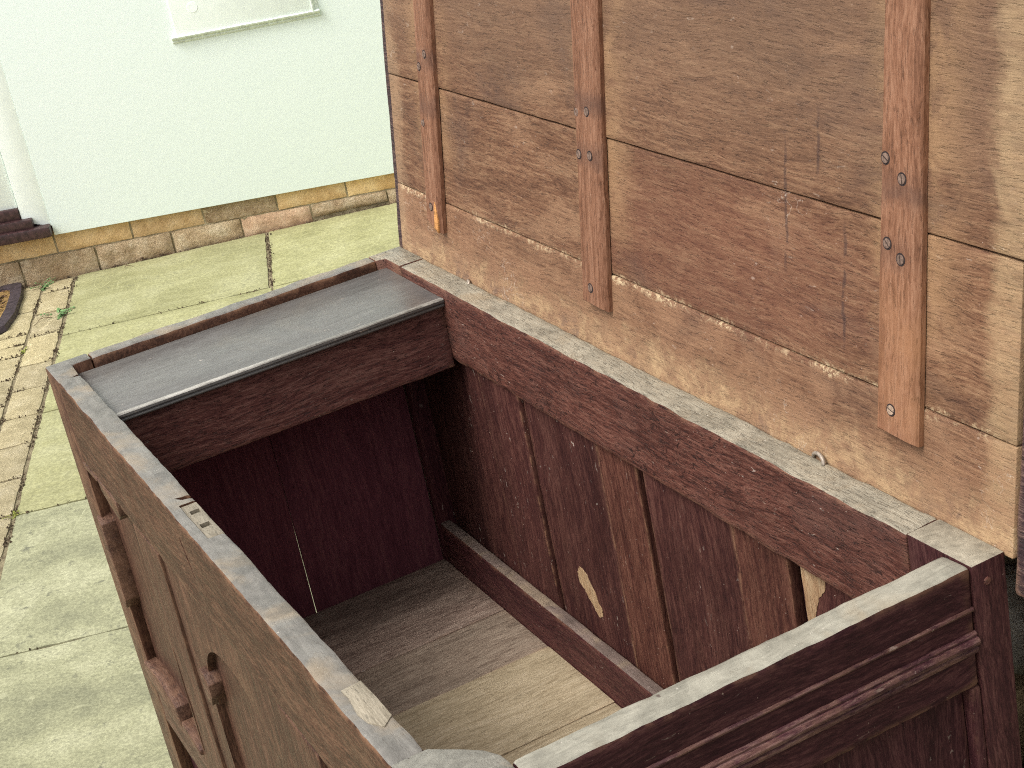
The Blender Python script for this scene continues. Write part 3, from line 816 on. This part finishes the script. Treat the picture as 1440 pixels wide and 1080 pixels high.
twig(-0.44, 0.40, -0.02, 0.06, -2.6, 'curved dry twig lying on the block pavers below the weed', 0.0014)
twig(-0.555, 0.02, -0.012, 0.05, -0.05, 'curled dry twig beside the corner of the doormat', 0.0014)

# crumbs of soil and grit lying in and along the paver joints
rnd = random.Random(21)
vs, fs = [], []
runs = [('u', -0.504, 0.02, 2.7, 900), ('u', -0.405, 0.02, 2.7, 800), ('u', 0.207, 0.0, 0.56, 160), ('w', 0.003, -0.75, 0.8, 420), ('w', 0.562, -0.4, 0.2, 60), ('w', 1.735, -0.4, 0.2, 70), ('w', 2.368, -0.4, 0.2, 50)]
runs += [('w', q, -0.50, -0.41, 26) for q in c1] + [('w', q, -0.60, -0.51, 26) for q in c2]
for kind, c0, a0, a1, n in runs:
    for k in range(n):
        al = rnd.uniform(a0, a1)
        if mnoise.noise(Vector((al * 9, c0 * 7, 1.0))) < -0.12 + 0.2 * rnd.random(): continue
        ac = c0 + rnd.gauss(0, 0.0045)
        u, w = (ac, al) if kind == 'u' else (al, ac)
        if kind == 'w' and abs(c0 - 0.003) < 1e-6: w = 0.004 + abs(rnd.gauss(0, 0.006))
        r = rnd.uniform(0.0012, 0.0042)
        p = Vector((u, -w, rnd.uniform(-0.004, 0.001)))
        b0 = len(vs)
        for d in ((1, 0, -0.3), (-0.6, 0.8, -0.3), (-0.5, -0.9, -0.3), (0, 0, 1)):
            vs.append(tuple(p + Vector([d[i] * r * rnd.uniform(0.6, 1.3) for i in range(3)])))
        fs += [(b0, b0 + 1, b0 + 3), (b0 + 1, b0 + 2, b0 + 3), (b0 + 2, b0, b0 + 3), (b0, b0 + 2, b0 + 1)]
me = bpy.data.meshes.new('grit'); me.from_pydata(vs, [], fs)
gt = link('joint_grit', me, GRIT, kind='stuff', smooth=0)
gt.location = FR_LOC; gt.rotation_euler = (0, 0, WANG)
gt['label'] = 'crumbs of soil and grit along the paving joints'

# leaf litter caught on the mat
rnd = random.Random(5)
vs, fs = [], []
for k in range(90):
    u = rnd.uniform(-0.70, -0.605); w = rnd.uniform(0.03, 0.30) * (0.6 + 0.4 * rnd.random())
    p = Vector((*mp(u, w), 0.012 + rnd.uniform(0, 0.006)))
    a = rnd.uniform(0, 6.28); L = rnd.uniform(0.006, 0.02)
    d = Vector((math.cos(a), math.sin(a), rnd.uniform(-0.3, 0.3))) * L
    s = Vector((-math.sin(a), math.cos(a), rnd.uniform(-0.4, 0.4))) * L * rnd.uniform(0.08, 0.4)
    b0 = len(vs)
    vs += [p - d, p + s, p + d, p - s]
    fs.append((b0, b0 + 1, b0 + 2, b0 + 3))
me = bpy.data.meshes.new('litter'); me.from_pydata([tuple(v) for v in vs], [], fs)
lit = link('leaf_litter', me, DEADLEAF, kind='stuff', smooth=0)
lit.location = mat_e.location; lit.rotation_euler = mat_e.rotation_euler
lit['label'] = 'dead leaves and stalks caught on the doormat'

# ------------------------------------------------------------------ the chest
chest = empty('oak_chest')
tag(chest, 'large antique dark oak chest with its heavy plank lid standing open on the paving', 'chest')
L, W = 1.30, 0.547
def cb(name, mat, x0, x1, y0, y1, z0, z1, **k):
    """board in chest coordinates with z measured from the rim"""
    return board(name, mat, chest, x0, x1, y0, y1, z0 + H, z1 + H, **k)
RIMJ = dict(bev=0.0038, jit=0.0014, step=0.009)
# front
prism('front_stile', FRONT_Z, chest, [(0, 0), (0.0845, 0), (0.0735, 0.0305), (0.0285, 0.0325), (0.0285, 0.06), (0, 0.06)], 'Z', 0, H, 0.0025)
front_rail = cb('front_rail', FRONT, 0.075, 1.2045, 0.0004, 0.0325, -0.12, -0.0006, **RIMJ)
prism('front_stile', SIDE_F, chest, [(1.2055, 0.0005), (1.3, 0), (1.3, 0.0775), (1.268, 0.0775), (1.255, 0.0765), (1.240, 0.069), (1.226, 0.056), (1.214, 0.043), (1.2055, 0.034)], 'Z', 0, H + 0.0005, 0.0025)
# chewed inner edge and lock mortice of the front rail, split, keyhole
cut(front_rail,
    boxm(0.596, 0.7005, 0.0125, 0.05, H - 0.014, H + 0.05),
    boxm(0.6175, 0.6260, 0.0178, 0.0282, H - 0.06, H - 0.010),
    boxm(0.6570, 0.6670, 0.0168, 0.0272, H - 0.06, H - 0.010),
    prism_mesh([(0.572, 0.0135), (0.583, 0.0205), (0.590, 0.04), (0.577, 0.04), (0.5745, 0.022)], 'Z', H - 0.006, H + 0.05, 0),
    prism_mesh([(0.607, H - 0.031), (0.611, H - 0.029), (0.623, H - 0.048), (0.634, H - 0.072), (0.631, H - 0.074), (0.618, H - 0.056)], 'Y', -0.05, 0.012, 0))
patch = cb('lock_patch', PATCH, 0.597, 0.6995, 0.0130, 0.0318, -0.0138, -0.0018, bev=0.0012, jit=0.0004, step=0.01)
cut(patch, boxm(0.617, 0.6265, 0.0175, 0.0285, H - 0.020, H + 0.02), boxm(0.6565, 0.6675, 0.0165, 0.0275, H - 0.020, H + 0.02))
# pale repaired patch further along the rim: a thin sliver let into the top
bare = prism('repair_patch', PATCH, chest, [(1.076, 0.0115), (1.090, 0.0125), (1.120, 0.0085), (1.138, 0.011), (1.153, 0.0195), (1.142, 0.0312), (1.108, 0.0318), (1.074, 0.0312)], 'Z', H - 0.004, H + 0.0006, 0.0003)

# front framing below the rail
cb('muntin', FRONT_P, 0.328, 0.442, 0.0006, 0.0325, -0.545, -0.1205)
cb('muntin', FRONT_P, 0.858, 0.972, 0.0006, 0.0325, -0.545, -0.1205)
for a, b in ((0.080, 0.3275), (0.4425, 0.8575), (0.9725, 1.205)):
    cb('lower_rail', FRONT_M, a, b, 0.0008, 0.032, -0.548, -0.474)
# sunk fields
for a, b in ((0.078, 0.33), (0.970, 1.21)):
    cb('front_panel', FRONT_P, a, b, 0.0150, 0.023, -0.48, -0.115)
# middle panel, carved with a round-headed arch
mid = cb('front_panel', FRONT_P, 0.443, 0.857, 0.0045, 0.020, -0.4735, -0.1205, bev=0.001, jit=0.0004)
arch = []
for k in range(0, 25):
    a = math.pi * k / 24
    arch.append((0.652 + 0.136 * math.cos(a), H - 0.275 + 0.095 * math.sin(a)))
arch = [(0.800, H - 0.455), (0.800, H - 0.300), (0.780, H - 0.296), (0.776, H - 0.270)] + arch[1:-1] + [(0.528, H - 0.270), (0.524, H - 0.296), (0.504, H - 0.300), (0.504, H - 0.455)]
cut(mid, prism_mesh(arch, 'Y', -0.02, 0.0145, 0))
for s in (1, -1):
    def mx(p): return (0.652 - s * (0.652 - p[0]), p[1] + H)
    # little capital where the arch springs
    prism('arch_capital', FRONT_M, chest, [mx(p) for p in ((0.500, -0.298), (0.520, -0.296), (0.530, -0.280), (0.532, -0.262), (0.522, -0.250), (0.500, -0.252))], 'Y', -0.003, 0.0155, 0.0015)
# applied geometric mouldings in the corners of the outer panels
for s in (1, -1):
    def mz(*P): return [(0.65 - s * (0.65 - a), b + H) for a, b in P]
    prism('panel_moulding', FRONT_M, chest, mz((0.0765, -0.205), (0.098, -0.212), (0.098, -0.335), (0.086, -0.352), (0.0765, -0.352)), 'Y', -0.0055, 0.0160, 0.002)
    prism('panel_moulding', FRONT_M, chest, mz((0.160, -0.118), (0.256, -0.118), (0.256, -0.140), (0.243, -0.150), (0.205, -0.144), (0.170, -0.134)), 'Y', -0.001, 0.0160, 0.0015)
    prism('panel_moulding', FRONT_M, chest, mz((0.076, -0.476), (0.246, -0.476), (0.246, -0.440), (0.150, -0.432), (0.076, -0.446)), 'Y', -0.0055, 0.0160, 0.0035)
    prism('panel_moulding', FRONT_M, chest, mz((0.2465, -0.476), (0.3285, -0.476), (0.3285, -0.466), (0.2465, -0.462)), 'Y', -0.0045, 0.0160, 0.003)
    prism('panel_moulding', FRONT_M, chest, mz((0.0805, -0.1195), (0.155, -0.1195), (0.155, -0.126), (0.0805, -0.130)), 'Y', -0.001, 0.0160, 0.0015)
# plinth panel set back below the lower rail, and the foot rail
cb('plinth_panel', SIDE, 0.062, 1.22, 0.018, 0.03, -0.70, -0.53)
# scribed lines either side of the muntins read as thin open joints
cb('scribed_bead', FRONT_P, 0.3395, 0.3425, -0.0006, 0.003, -0.46, -0.30, bev=0.0008)
# left end
cb('end_rail', FRONT, 0.0, 0.0295, 0.0608, 0.497, -0.118, -0.0004, **RIMJ)
prism('end_plank', DEEP, chest, [(0.055, H - 0.70), (0.2750, H - 0.70), (0.2758, H - 0.30), (0.2759, H - 0.112), (0.055, H - 0.112)], 'X', 0.0175, 0.0225, 0.0006)
prism('end_plank', DEEP, chest, [(0.2778, H - 0.70), (0.498, H - 0.70), (0.498, H - 0.112), (0.2762, H - 0.112), (0.2765, H - 0.30)], 'X', 0.0175, 0.0225, 0.0006)
cb('end_rail', DEEP, 0.0, 0.009, 0.06, 0.498, -0.64, -0.545)
prism('back_stile', INNER_P, chest, [(0, 0.4985), (0.030, 0.4985), (0.036, 0.503), (0.036, 0.531), (0.030, 0.5335), (0.030, 0.547), (0, 0.547)], 'Z', 0, H - 0.1285, 0.002)
prism('back_stile', BACK, chest, [(0, 0.498), (0.0285, 0.498), (0.034, 0.512), (0.0845, 0.512), (0.0865, 0.5508), (0, 0.5508)], 'Z', H - 0.128, H - 0.0002, 0.002)
# back
cb('back_rail', BACK, 0.0873, 1.2145, 0.5118, 0.5508, -0.1115, -0.0008, **RIMJ)
prism('back_stile', SIDE_B, chest, [(1.2155, 0.5124), (1.3, 0.5132), (1.3, 0.5508), (1.2155, 0.5508)], 'Z', 0, H, 0.0022)
cb('backboard', SIDE_N, 0.03, 1.26, 0.5385, 0.5455, -0.70, -0.10)
cb('back_panel', INNER, 0.036, 0.268, 0.5275, 0.538, -0.50, -0.105)
cb('muntin', INNER, 0.2695, 0.393, 0.5215, 0.538, -0.50, -0.105)
cb('back_panel', INNER, 0.3945, 0.5910, 0.5272, 0.538, -0.50, -0.105)
cb('muntin', INNER_R, 0.5918, 0.6865, 0.5265, 0.538, -0.50, -0.105)
cb('back_panel', INNER, 0.7055, 0.893, 0.5245, 0.538, -0.50, -0.105)
cb('muntin', INNER_R, 0.8938, 0.9945, 0.5235, 0.538, -0.50, -0.105)
cb('back_panel', INNER, 1.013, 1.2135, 0.5265, 0.538, -0.50, -0.105)
cb('muntin', INNER_R, 1.2145, 1.294, 0.521, 0.546, -0.70, -0.112)
# bottom rail inside the back: three lengths of ledge with the muntins standing between
cb('bottom_rail', INNER_X, 0.034, 1.25, 0.5005, 0.5195, -0.56, -0.4435, bev=0.004)
# bare places where the finish has come away
def jag(pts, amp, n=4):
    out = []
    for i, p in enumerate(pts):
        q = pts[(i + 1) % len(pts)]
        for k in range(n):
            x = p[0] + (q[0] - p[0]) * k / n; y_ = p[1] + (q[1] - p[1]) * k / n
            e = mnoise.noise_vector(Vector((x * 260, y_ * 260, 3.3))) * amp
            out.append((x + e.x, y_ + e.y))
    return out
def flake(pts, y, mat=BARE):
    return prism('bare_patch', mat, chest, jag([(a, b + H) for a, b in pts], 0.0022), 'Y', y, y + 0.004, 0)
flake([(0.478, -0.352), (0.470, -0.352), (0.463, -0.364), (0.462, -0.377), (0.470, -0.385), (0.476, -0.386), (0.481, -0.397), (0.487, -0.399), (0.496, -0.410), (0.505, -0.417), (0.515, -0.412), (0.518, -0.402), (0.509, -0.392), (0.506, -0.380), (0.498, -0.372), (0.490, -0.358)], 0.5266)
flake([(1.0145, -0.111), (1.045, -0.111), (1.056, -0.126), (1.052, -0.140), (1.040, -0.152), (1.034, -0.168), (1.026, -0.190), (1.0145, -0.200)], 0.5259)
# right end
end_rail = cb('end_rail', SIDE, 1.2668, 1.2998, 0.0785, 0.5118, -0.1195, -0.0003, **RIMJ)
# groove and run moulding along the outside of the end rail
prism('end_moulding', SIDE_M, chest, [(1.2985, H - 0.0845), (1.3025, H - 0.0835), (1.3035, H - 0.079), (1.3015, H - 0.0775), (1.3055, H - 0.0745), (1.3065, H - 0.0705), (1.3045, H - 0.0675), (1.3022, H - 0.0672), (1.3030, H - 0.0645), (1.3010, H - 0.0625), (1.2985, H - 0.0625)], 'Y', 0.080, 0.5112, 0.0004)
prism('end_moulding', SIDE_M, chest, [(1.2985, H - 0.0425), (1.3012, H - 0.0425), (1.3018, H - 0.0405), (1.3006, H - 0.0385), (1.2985, H - 0.0385)], 'Y', 0.080, 0.5112, 0.0003)
cb('end_panel', SIDE_N, 1.276, 1.2885, 0.076, 0.5005, -0.70, -0.112)
cb('end_stile', SIDE_N, 1.268, 1.2990, 0.5010, 0.5122, -0.70, -0.1205, bev=0.0025)
peg = link('peg', disc_mesh(0.004, 0.0022, 9), TILL, chest); peg.rotation_euler = (0, RAD(90), 0); peg.location = (1.3002, 0.529, H - 0.020)

# floor of the chest
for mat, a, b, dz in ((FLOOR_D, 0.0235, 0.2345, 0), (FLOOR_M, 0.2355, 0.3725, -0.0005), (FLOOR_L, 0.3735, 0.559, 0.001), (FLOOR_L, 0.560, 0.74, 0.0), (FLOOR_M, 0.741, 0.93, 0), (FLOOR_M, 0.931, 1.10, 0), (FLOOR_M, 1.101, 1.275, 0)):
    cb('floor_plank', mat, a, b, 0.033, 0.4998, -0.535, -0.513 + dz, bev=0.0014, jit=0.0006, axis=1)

# till (the little lidded box inside the left end)
cb('till_front', TILL, 0.2095, 0.2215, 0.0335, 0.511, -0.1215, -0.0285, bev=0.002, jit=0.0012, step=0.012)
cb('till_bottom', DEEP, 0.024, 0.209, 0.034, 0.5105, -0.121, -0.112)
tl = prism('till_lid', TILL_TOP, chest, [(0.0305, H - 0.0285), (0.2280, H - 0.0285), (0.2305, H - 0.0265), (0.2310, H - 0.0245), (0.2290, H - 0.0225), (0.2325, H - 0.0205), (0.2325, H - 0.0175), (0.2295, H - 0.0158), (0.0305, H - 0.0150)], 'Y', 0.0340, 0.5112, 0.0006)

prism('till_lid_lip', LIP, chest, [(0.2240, H - 0.0172), (0.2322, H - 0.0176), (0.2330, H - 0.0166), (0.2318, H - 0.0150), (0.2240, H - 0.0151)], 'Y', 0.0344, 0.5108, 0.0004)
# wire hinge loops in the back rail
def tube_mesh(pts, r, n=7):
    vs, fs = [], []
    for k, p in enumerate(pts):
        p = Vector(p)
        d = (Vector(pts[min(k + 1, len(pts) - 1)]) - Vector(pts[max(k - 1, 0)])).normalized()
        u = d.cross(Vector((0.3, 0.2, 1))).normalized(); v = d.cross(u)
        for q in range(n):
            a = 6.2832 * q / n
            vs.append(tuple(p + (u * math.cos(a) + v * math.sin(a)) * r))
    for k in range(len(pts) - 1):
        for q in range(n):
            fs.append((k * n + q, k * n + (q + 1) % n, (k + 1) * n + (q + 1) % n, (k + 1) * n + q))
    fs.append(tuple(range(n - 1, -1, -1))); fs.append(tuple((len(pts) - 1) * n + q for q in range(n)))
    me = bpy.data.meshes.new('tube'); me.from_pydata(vs, [], fs); return me
for x in (0.245, 1.041):
    pts = [(x + 0.0085 * math.cos(a) * (1.3 if x > 1 else 0.6), 0.545 + 0.004 * math.sin(a * 0.5), H - 0.001 + (0.0075 if x > 1 else 0.003) * math.sin(a)) for a in [math.pi * k / 10 for k in range(11)]]
    link('hinge_loop', tube_mesh(pts, 0.0022), IRON, chest, smooth=60)

# ------------------------------------------------------------------ the open lid
TH = 0.1447387
lid = empty('lid', (0, W + 0.004, H), (math.pi / 2 - TH, 0, 0), parent=chest)
lid['label'] = 'heavy plank lid standing open with three screwed battens'
def lb(name, mat, x0, x1, v0, v1, w0, w1, **k):
    return board(name, mat, lid, x0, x1, v0, v1, w0, w1, **k)
lb('plank', LID, 0.0105, 1.3085, -0.005, 0.0975, -0.020, 0.0, bev=0.0016, jit=0.0009, axis=0)
lb('plank', LID, 0.0105, 1.3075, 0.0992, 0.2584, -0.020, -0.0006, bev=0.0013, jit=0.0006, axis=0)
lb('plank', LID, 0.0105, 1.3085, 0.2605, 0.580, -0.020, 0.0004, bev=0.0018, jit=0.0006, axis=0)
lb('edge_strip', EDGE, -0.009, 0.0100, -0.010, 0.580, -0.023, -0.0025, bev=0.004, jit=0.0012, axis=1)
lb('joint_backing', DEEP, 0.012, 1.307, 0.090, 0.106, -0.016, -0.008)  # strips added behind the plank joints so no light leaks through
lb('joint_backing', DEEP, 0.012, 1.307, 0.252, 0.268, -0.016, -0.008)
lb('edge_strip', EDGE, 1.3090, 1.372, -0.038, 0.580, -0.023, -0.0025, bev=0.004, jit=0.0016, axis=1)
lb('edge_strip', EDGE, -0.009, 1.372, 0.5805, 0.602, -0.023, -0.003, bev=0.004, jit=0.0012, axis=0)
def batten(left, right):
    """a long strip with a chamfer down its right arris; left and right are its two edges from foot to head"""
    ch = [(x - 0.0055, v + (0.003 if k == 0 else 0)) for k, (x, v) in enumerate(right)]
    n = len(left)
    def row(k):
        (xl, vl), (xr, vr), (xc, vc) = left[k], right[k], ch[k]
        return [(xl, vl, 0.0006), (xl, vl, 0.0112), (xl + 0.0012, vl + (0.0012 if k == 0 else 0), 0.0122), (xc, vc, 0.0122), (xc + 0.0012, vc, 0.0116), (xr - 0.0004, vr, 0.0068), (xr, vr, 0.006), (xr, vr, 0.0006)]
    rows = []
    for k in range(n - 1):
        a, b = row(k), row(k + 1)
        m = 14
        for q in range(m + (1 if k == n - 2 else 0)):
            t_ = q / m
            rows.append([jitter(tuple(a[z][i] + (b[z][i] - a[z][i]) * t_ for i in range(3)), 0.0005, 3 + left[0][0] * 9, 30) for z in range(8)])
    vs = [p for r in rows for p in r]
    fs = []
    for k in range(len(rows) - 1):
        for q in range(8):
            q2 = (q + 1) % 8
            fs.append((k * 8 + q, k * 8 + q2, (k + 1) * 8 + q2, (k + 1) * 8 + q))
    fs.append(tuple(range(8))); fs.append(tuple((len(rows) - 1) * 8 + q for q in range(7, -1, -1)))
    bm = bmesh.new()
    V = [bm.verts.new(v) for v in vs]
    for f in fs: bm.faces.new([V[k] for k in f])
    bmesh.ops.recalc_face_normals(bm, faces=bm.faces)
    me = bpy.data.meshes.new('batten'); bm.to_mesh(me); bm.free()
    return link('batten', me, BATTEN, lid, smooth=25)
batten([(0.1385, 0.0685), (0.141, 0.2), (0.1455, 0.38), (0.150, 0.565)], [(0.1785, 0.0555), (0.1825, 0.2), (0.188, 0.38), (0.194, 0.565)])
batten([(0.5865, 0.0575), (0.588, 0.25), (0.588, 0.41), (0.589, 0.565)], [(0.638, 0.0535), (0.639, 0.25), (0.642, 0.42), (0.643, 0.565)])
batten([(1.1400, 0.0665), (1.141, 0.25), (1.143, 0.45), (1.1435, 0.565)], [(1.1925, 0.0625), (1.191, 0.25), (1.1885, 0.45), (1.187, 0.565)])
# broken orange corner at the foot of the left batten
fb = prism('bare_patch', plain('orange_break', (0.46, 0.22, 0.075), 0.8, 0, 0.4, 120, 0.2, 0.8), lid, [(0.163, 0.0615), (0.1755, 0.0565), (0.176, 0.075), (0.1745, 0.088), (0.170, 0.101), (0.166, 0.094), (0.165, 0.078)], 'Z', 0.0085, 0.0130, 0.0008)
# slotted screws
def screw_mesh(mat, r=0.0046):
    bm = bmesh.new()
    n = 20
    def half(sgn):
        pts = []
        for k in range(n + 1):
            a = -math.acos(0.15) + 2 * math.acos(0.15) * k / n
            pts.append((sgn * r * math.cos(a), r * math.sin(a)))
        if sgn < 0: pts.reverse()
        lo = [bm.verts.new((x, y, 0)) for x, y in pts]
        hi = [bm.verts.new((x * 0.97, y * 0.97, 0.0009)) for x, y in pts]
        bm.faces.new(hi)
        for i in range(len(pts)):
            j = (i + 1) % len(pts)
            bm.faces.new((lo[i], lo[j], hi[j], hi[i]))
    half(1); half(-1)
    for f in bm.faces: f.material_index = 0
    # grimy countersink that shows as a dark ring and in the slot
    ring = [bm.verts.new((r * 1.32 * math.cos(6.2832 * k / 24), r * 1.32 * math.sin(6.2832 * k / 24), 0.00025)) for k in range(24)]
    f = bm.faces.new(ring); f.material_index = 1
    bmesh.ops.recalc_face_normals(bm, faces=[f for f in bm.faces if f.material_index == 0])
    me = bpy.data.meshes.new('screw'); bm.to_mesh(me); bm.free()
    me.materials.append(mat); me.materials.append(HOLE)
    return me
sm1, sm2 = screw_mesh(STEEL), screw_mesh(STEEL_L)
for k, (x, v, a) in enumerate([(1.1475, 0.321, 60), (1.170, 0.306, 10), (1.1515, 0.245, 45), (1.170, 0.234, 5), (1.160, 0.090, 75),
                (0.5925, 0.285, 50), (0.616, 0.2885, 20), (0.5935, 0.236, 40), (0.619, 0.238, 0), (0.607, 0.077, 20),
                (0.171, 0.306, 20), (0.1505, 0.287, 70), (0.1495, 0.209, 15), (0.156, 0.091, 50)]):
    o = bpy.data.objects.new('screw', sm2 if k == 4 else sm1)
    COL.objects.link(o); o.parent = lid
    o.location = (x, v, 0.01215); o.rotation_euler = (0, 0, RAD(a))

# ------------------------------------------------------------------ rubble behind the right-hand end
def rock(x, y, z, sx, sy, sz, mat, seed, parent):
    bm = bmesh.new()
    bmesh.ops.create_icosphere(bm, subdivisions=3, radius=1)
    for v in bm.verts:
        p = v.co.copy()
        # cut facets, then roughen
        for k in range(9):
            d = mnoise.random_unit_vector() if False else Vector((math.sin(seed * 3.1 + k * 2.3), math.cos(seed * 1.7 + k * 4.1), math.sin(seed + k * 1.3))).normalized()
            h = p.dot(d) - 0.72
            if h > 0: p -= d * h
        p += v.co * (mnoise.noise(v.co * 2.2 + Vector((seed, 0, 0))) * 0.12 + mnoise.noise(v.co * 7 + Vector((seed, 3, 0))) * 0.05)
        v.co = Vector((p.x * sx, p.y * sy, p.z * sz))
    me = bpy.data.meshes.new('rock'); bm.to_mesh(me); bm.free()
    o = link('stone', me, mat, parent, smooth=45)
    o.location = (x, y, z); o.rotation_euler = (0.1 * math.sin(seed), 0.12 * math.cos(seed * 2), 0.2 * math.sin(seed * 3))
    return o
rw = empty('rubble_wall', (1.0, 0.98, 0))
tag(rw, 'low dark dry stone rubble wall close behind the right end of the chest', 'wall')
rr_ = random.Random(9)
zz = 0.0
for row, hh in enumerate((0.13, 0.12, 0.11, 0.10, 0.11)):
    x = 0.42 + 0.06 * (row % 2)
    while x < 1.62:
        wd = rr_.uniform(0.11, 0.2)
        mt = RUBBLE_T if rr_.random() < 0.3 else (RUBBLE_P if rr_.random() < 0.3 else RUBBLE)
        rock(x + wd / 2 - 1.0, rr_.uniform(-0.02, 0.02) - 0.02, zz + hh / 2, wd * 0.56, 0.13, hh * 0.60, mt, rr_.uniform(0, 20), rw)
        rock(x + wd / 2 - 1.0 + 0.04, rr_.uniform(-0.02, 0.02) + 0.13, zz + hh / 2, wd * 0.56, 0.11, hh * 0.60, mt, rr_.uniform(0, 20), rw)
        x += wd
    zz += hh
link('rubble_core', prism_mesh([(-0.50, -0.02), (0.55, -0.02), (0.55, 0.08), (-0.50, 0.08)], 'Z', 0, 0.44, 0), SOIL, rw, smooth=0)

# gravel round the foot of the rubble: nobody could count it
rnd = random.Random(3)
vs, fs = [], []
ico = bmesh.new(); bmesh.ops.create_icosphere(ico, subdivisions=1, radius=1)
iv = [v.co.copy() for v in ico.verts]; ifc = [tuple(v.index for v in f.verts) for f in ico.faces]; ico.free()
for k in range(2600):
    x = rnd.uniform(0.2, 1.7); y = rnd.uniform(0.66, 1.55)
    r = rnd.uniform(0.005, 0.014)
    b0 = len(vs)
    e = [rnd.uniform(0.7, 1.2) for _ in range(3)]
    for v in iv:
        j = 1 + 0.3 * mnoise.noise(v * 2 + Vector((k * 1.7, 0, 0)))
        vs.append((x + v.x * r * e[0] * j, y + v.y * r * e[1] * j, r * 0.5 + v.z * r * e[2] * 0.75 * j))
    fs += [tuple(b0 + i for i in f) for f in ifc]
me = bpy.data.meshes.new('gravel'); me.from_pydata(vs, [], fs)
gr = link('gravel', me, RUBBLE, kind='stuff', smooth=0)
gr['label'] = 'loose gravel and grit behind the chest'
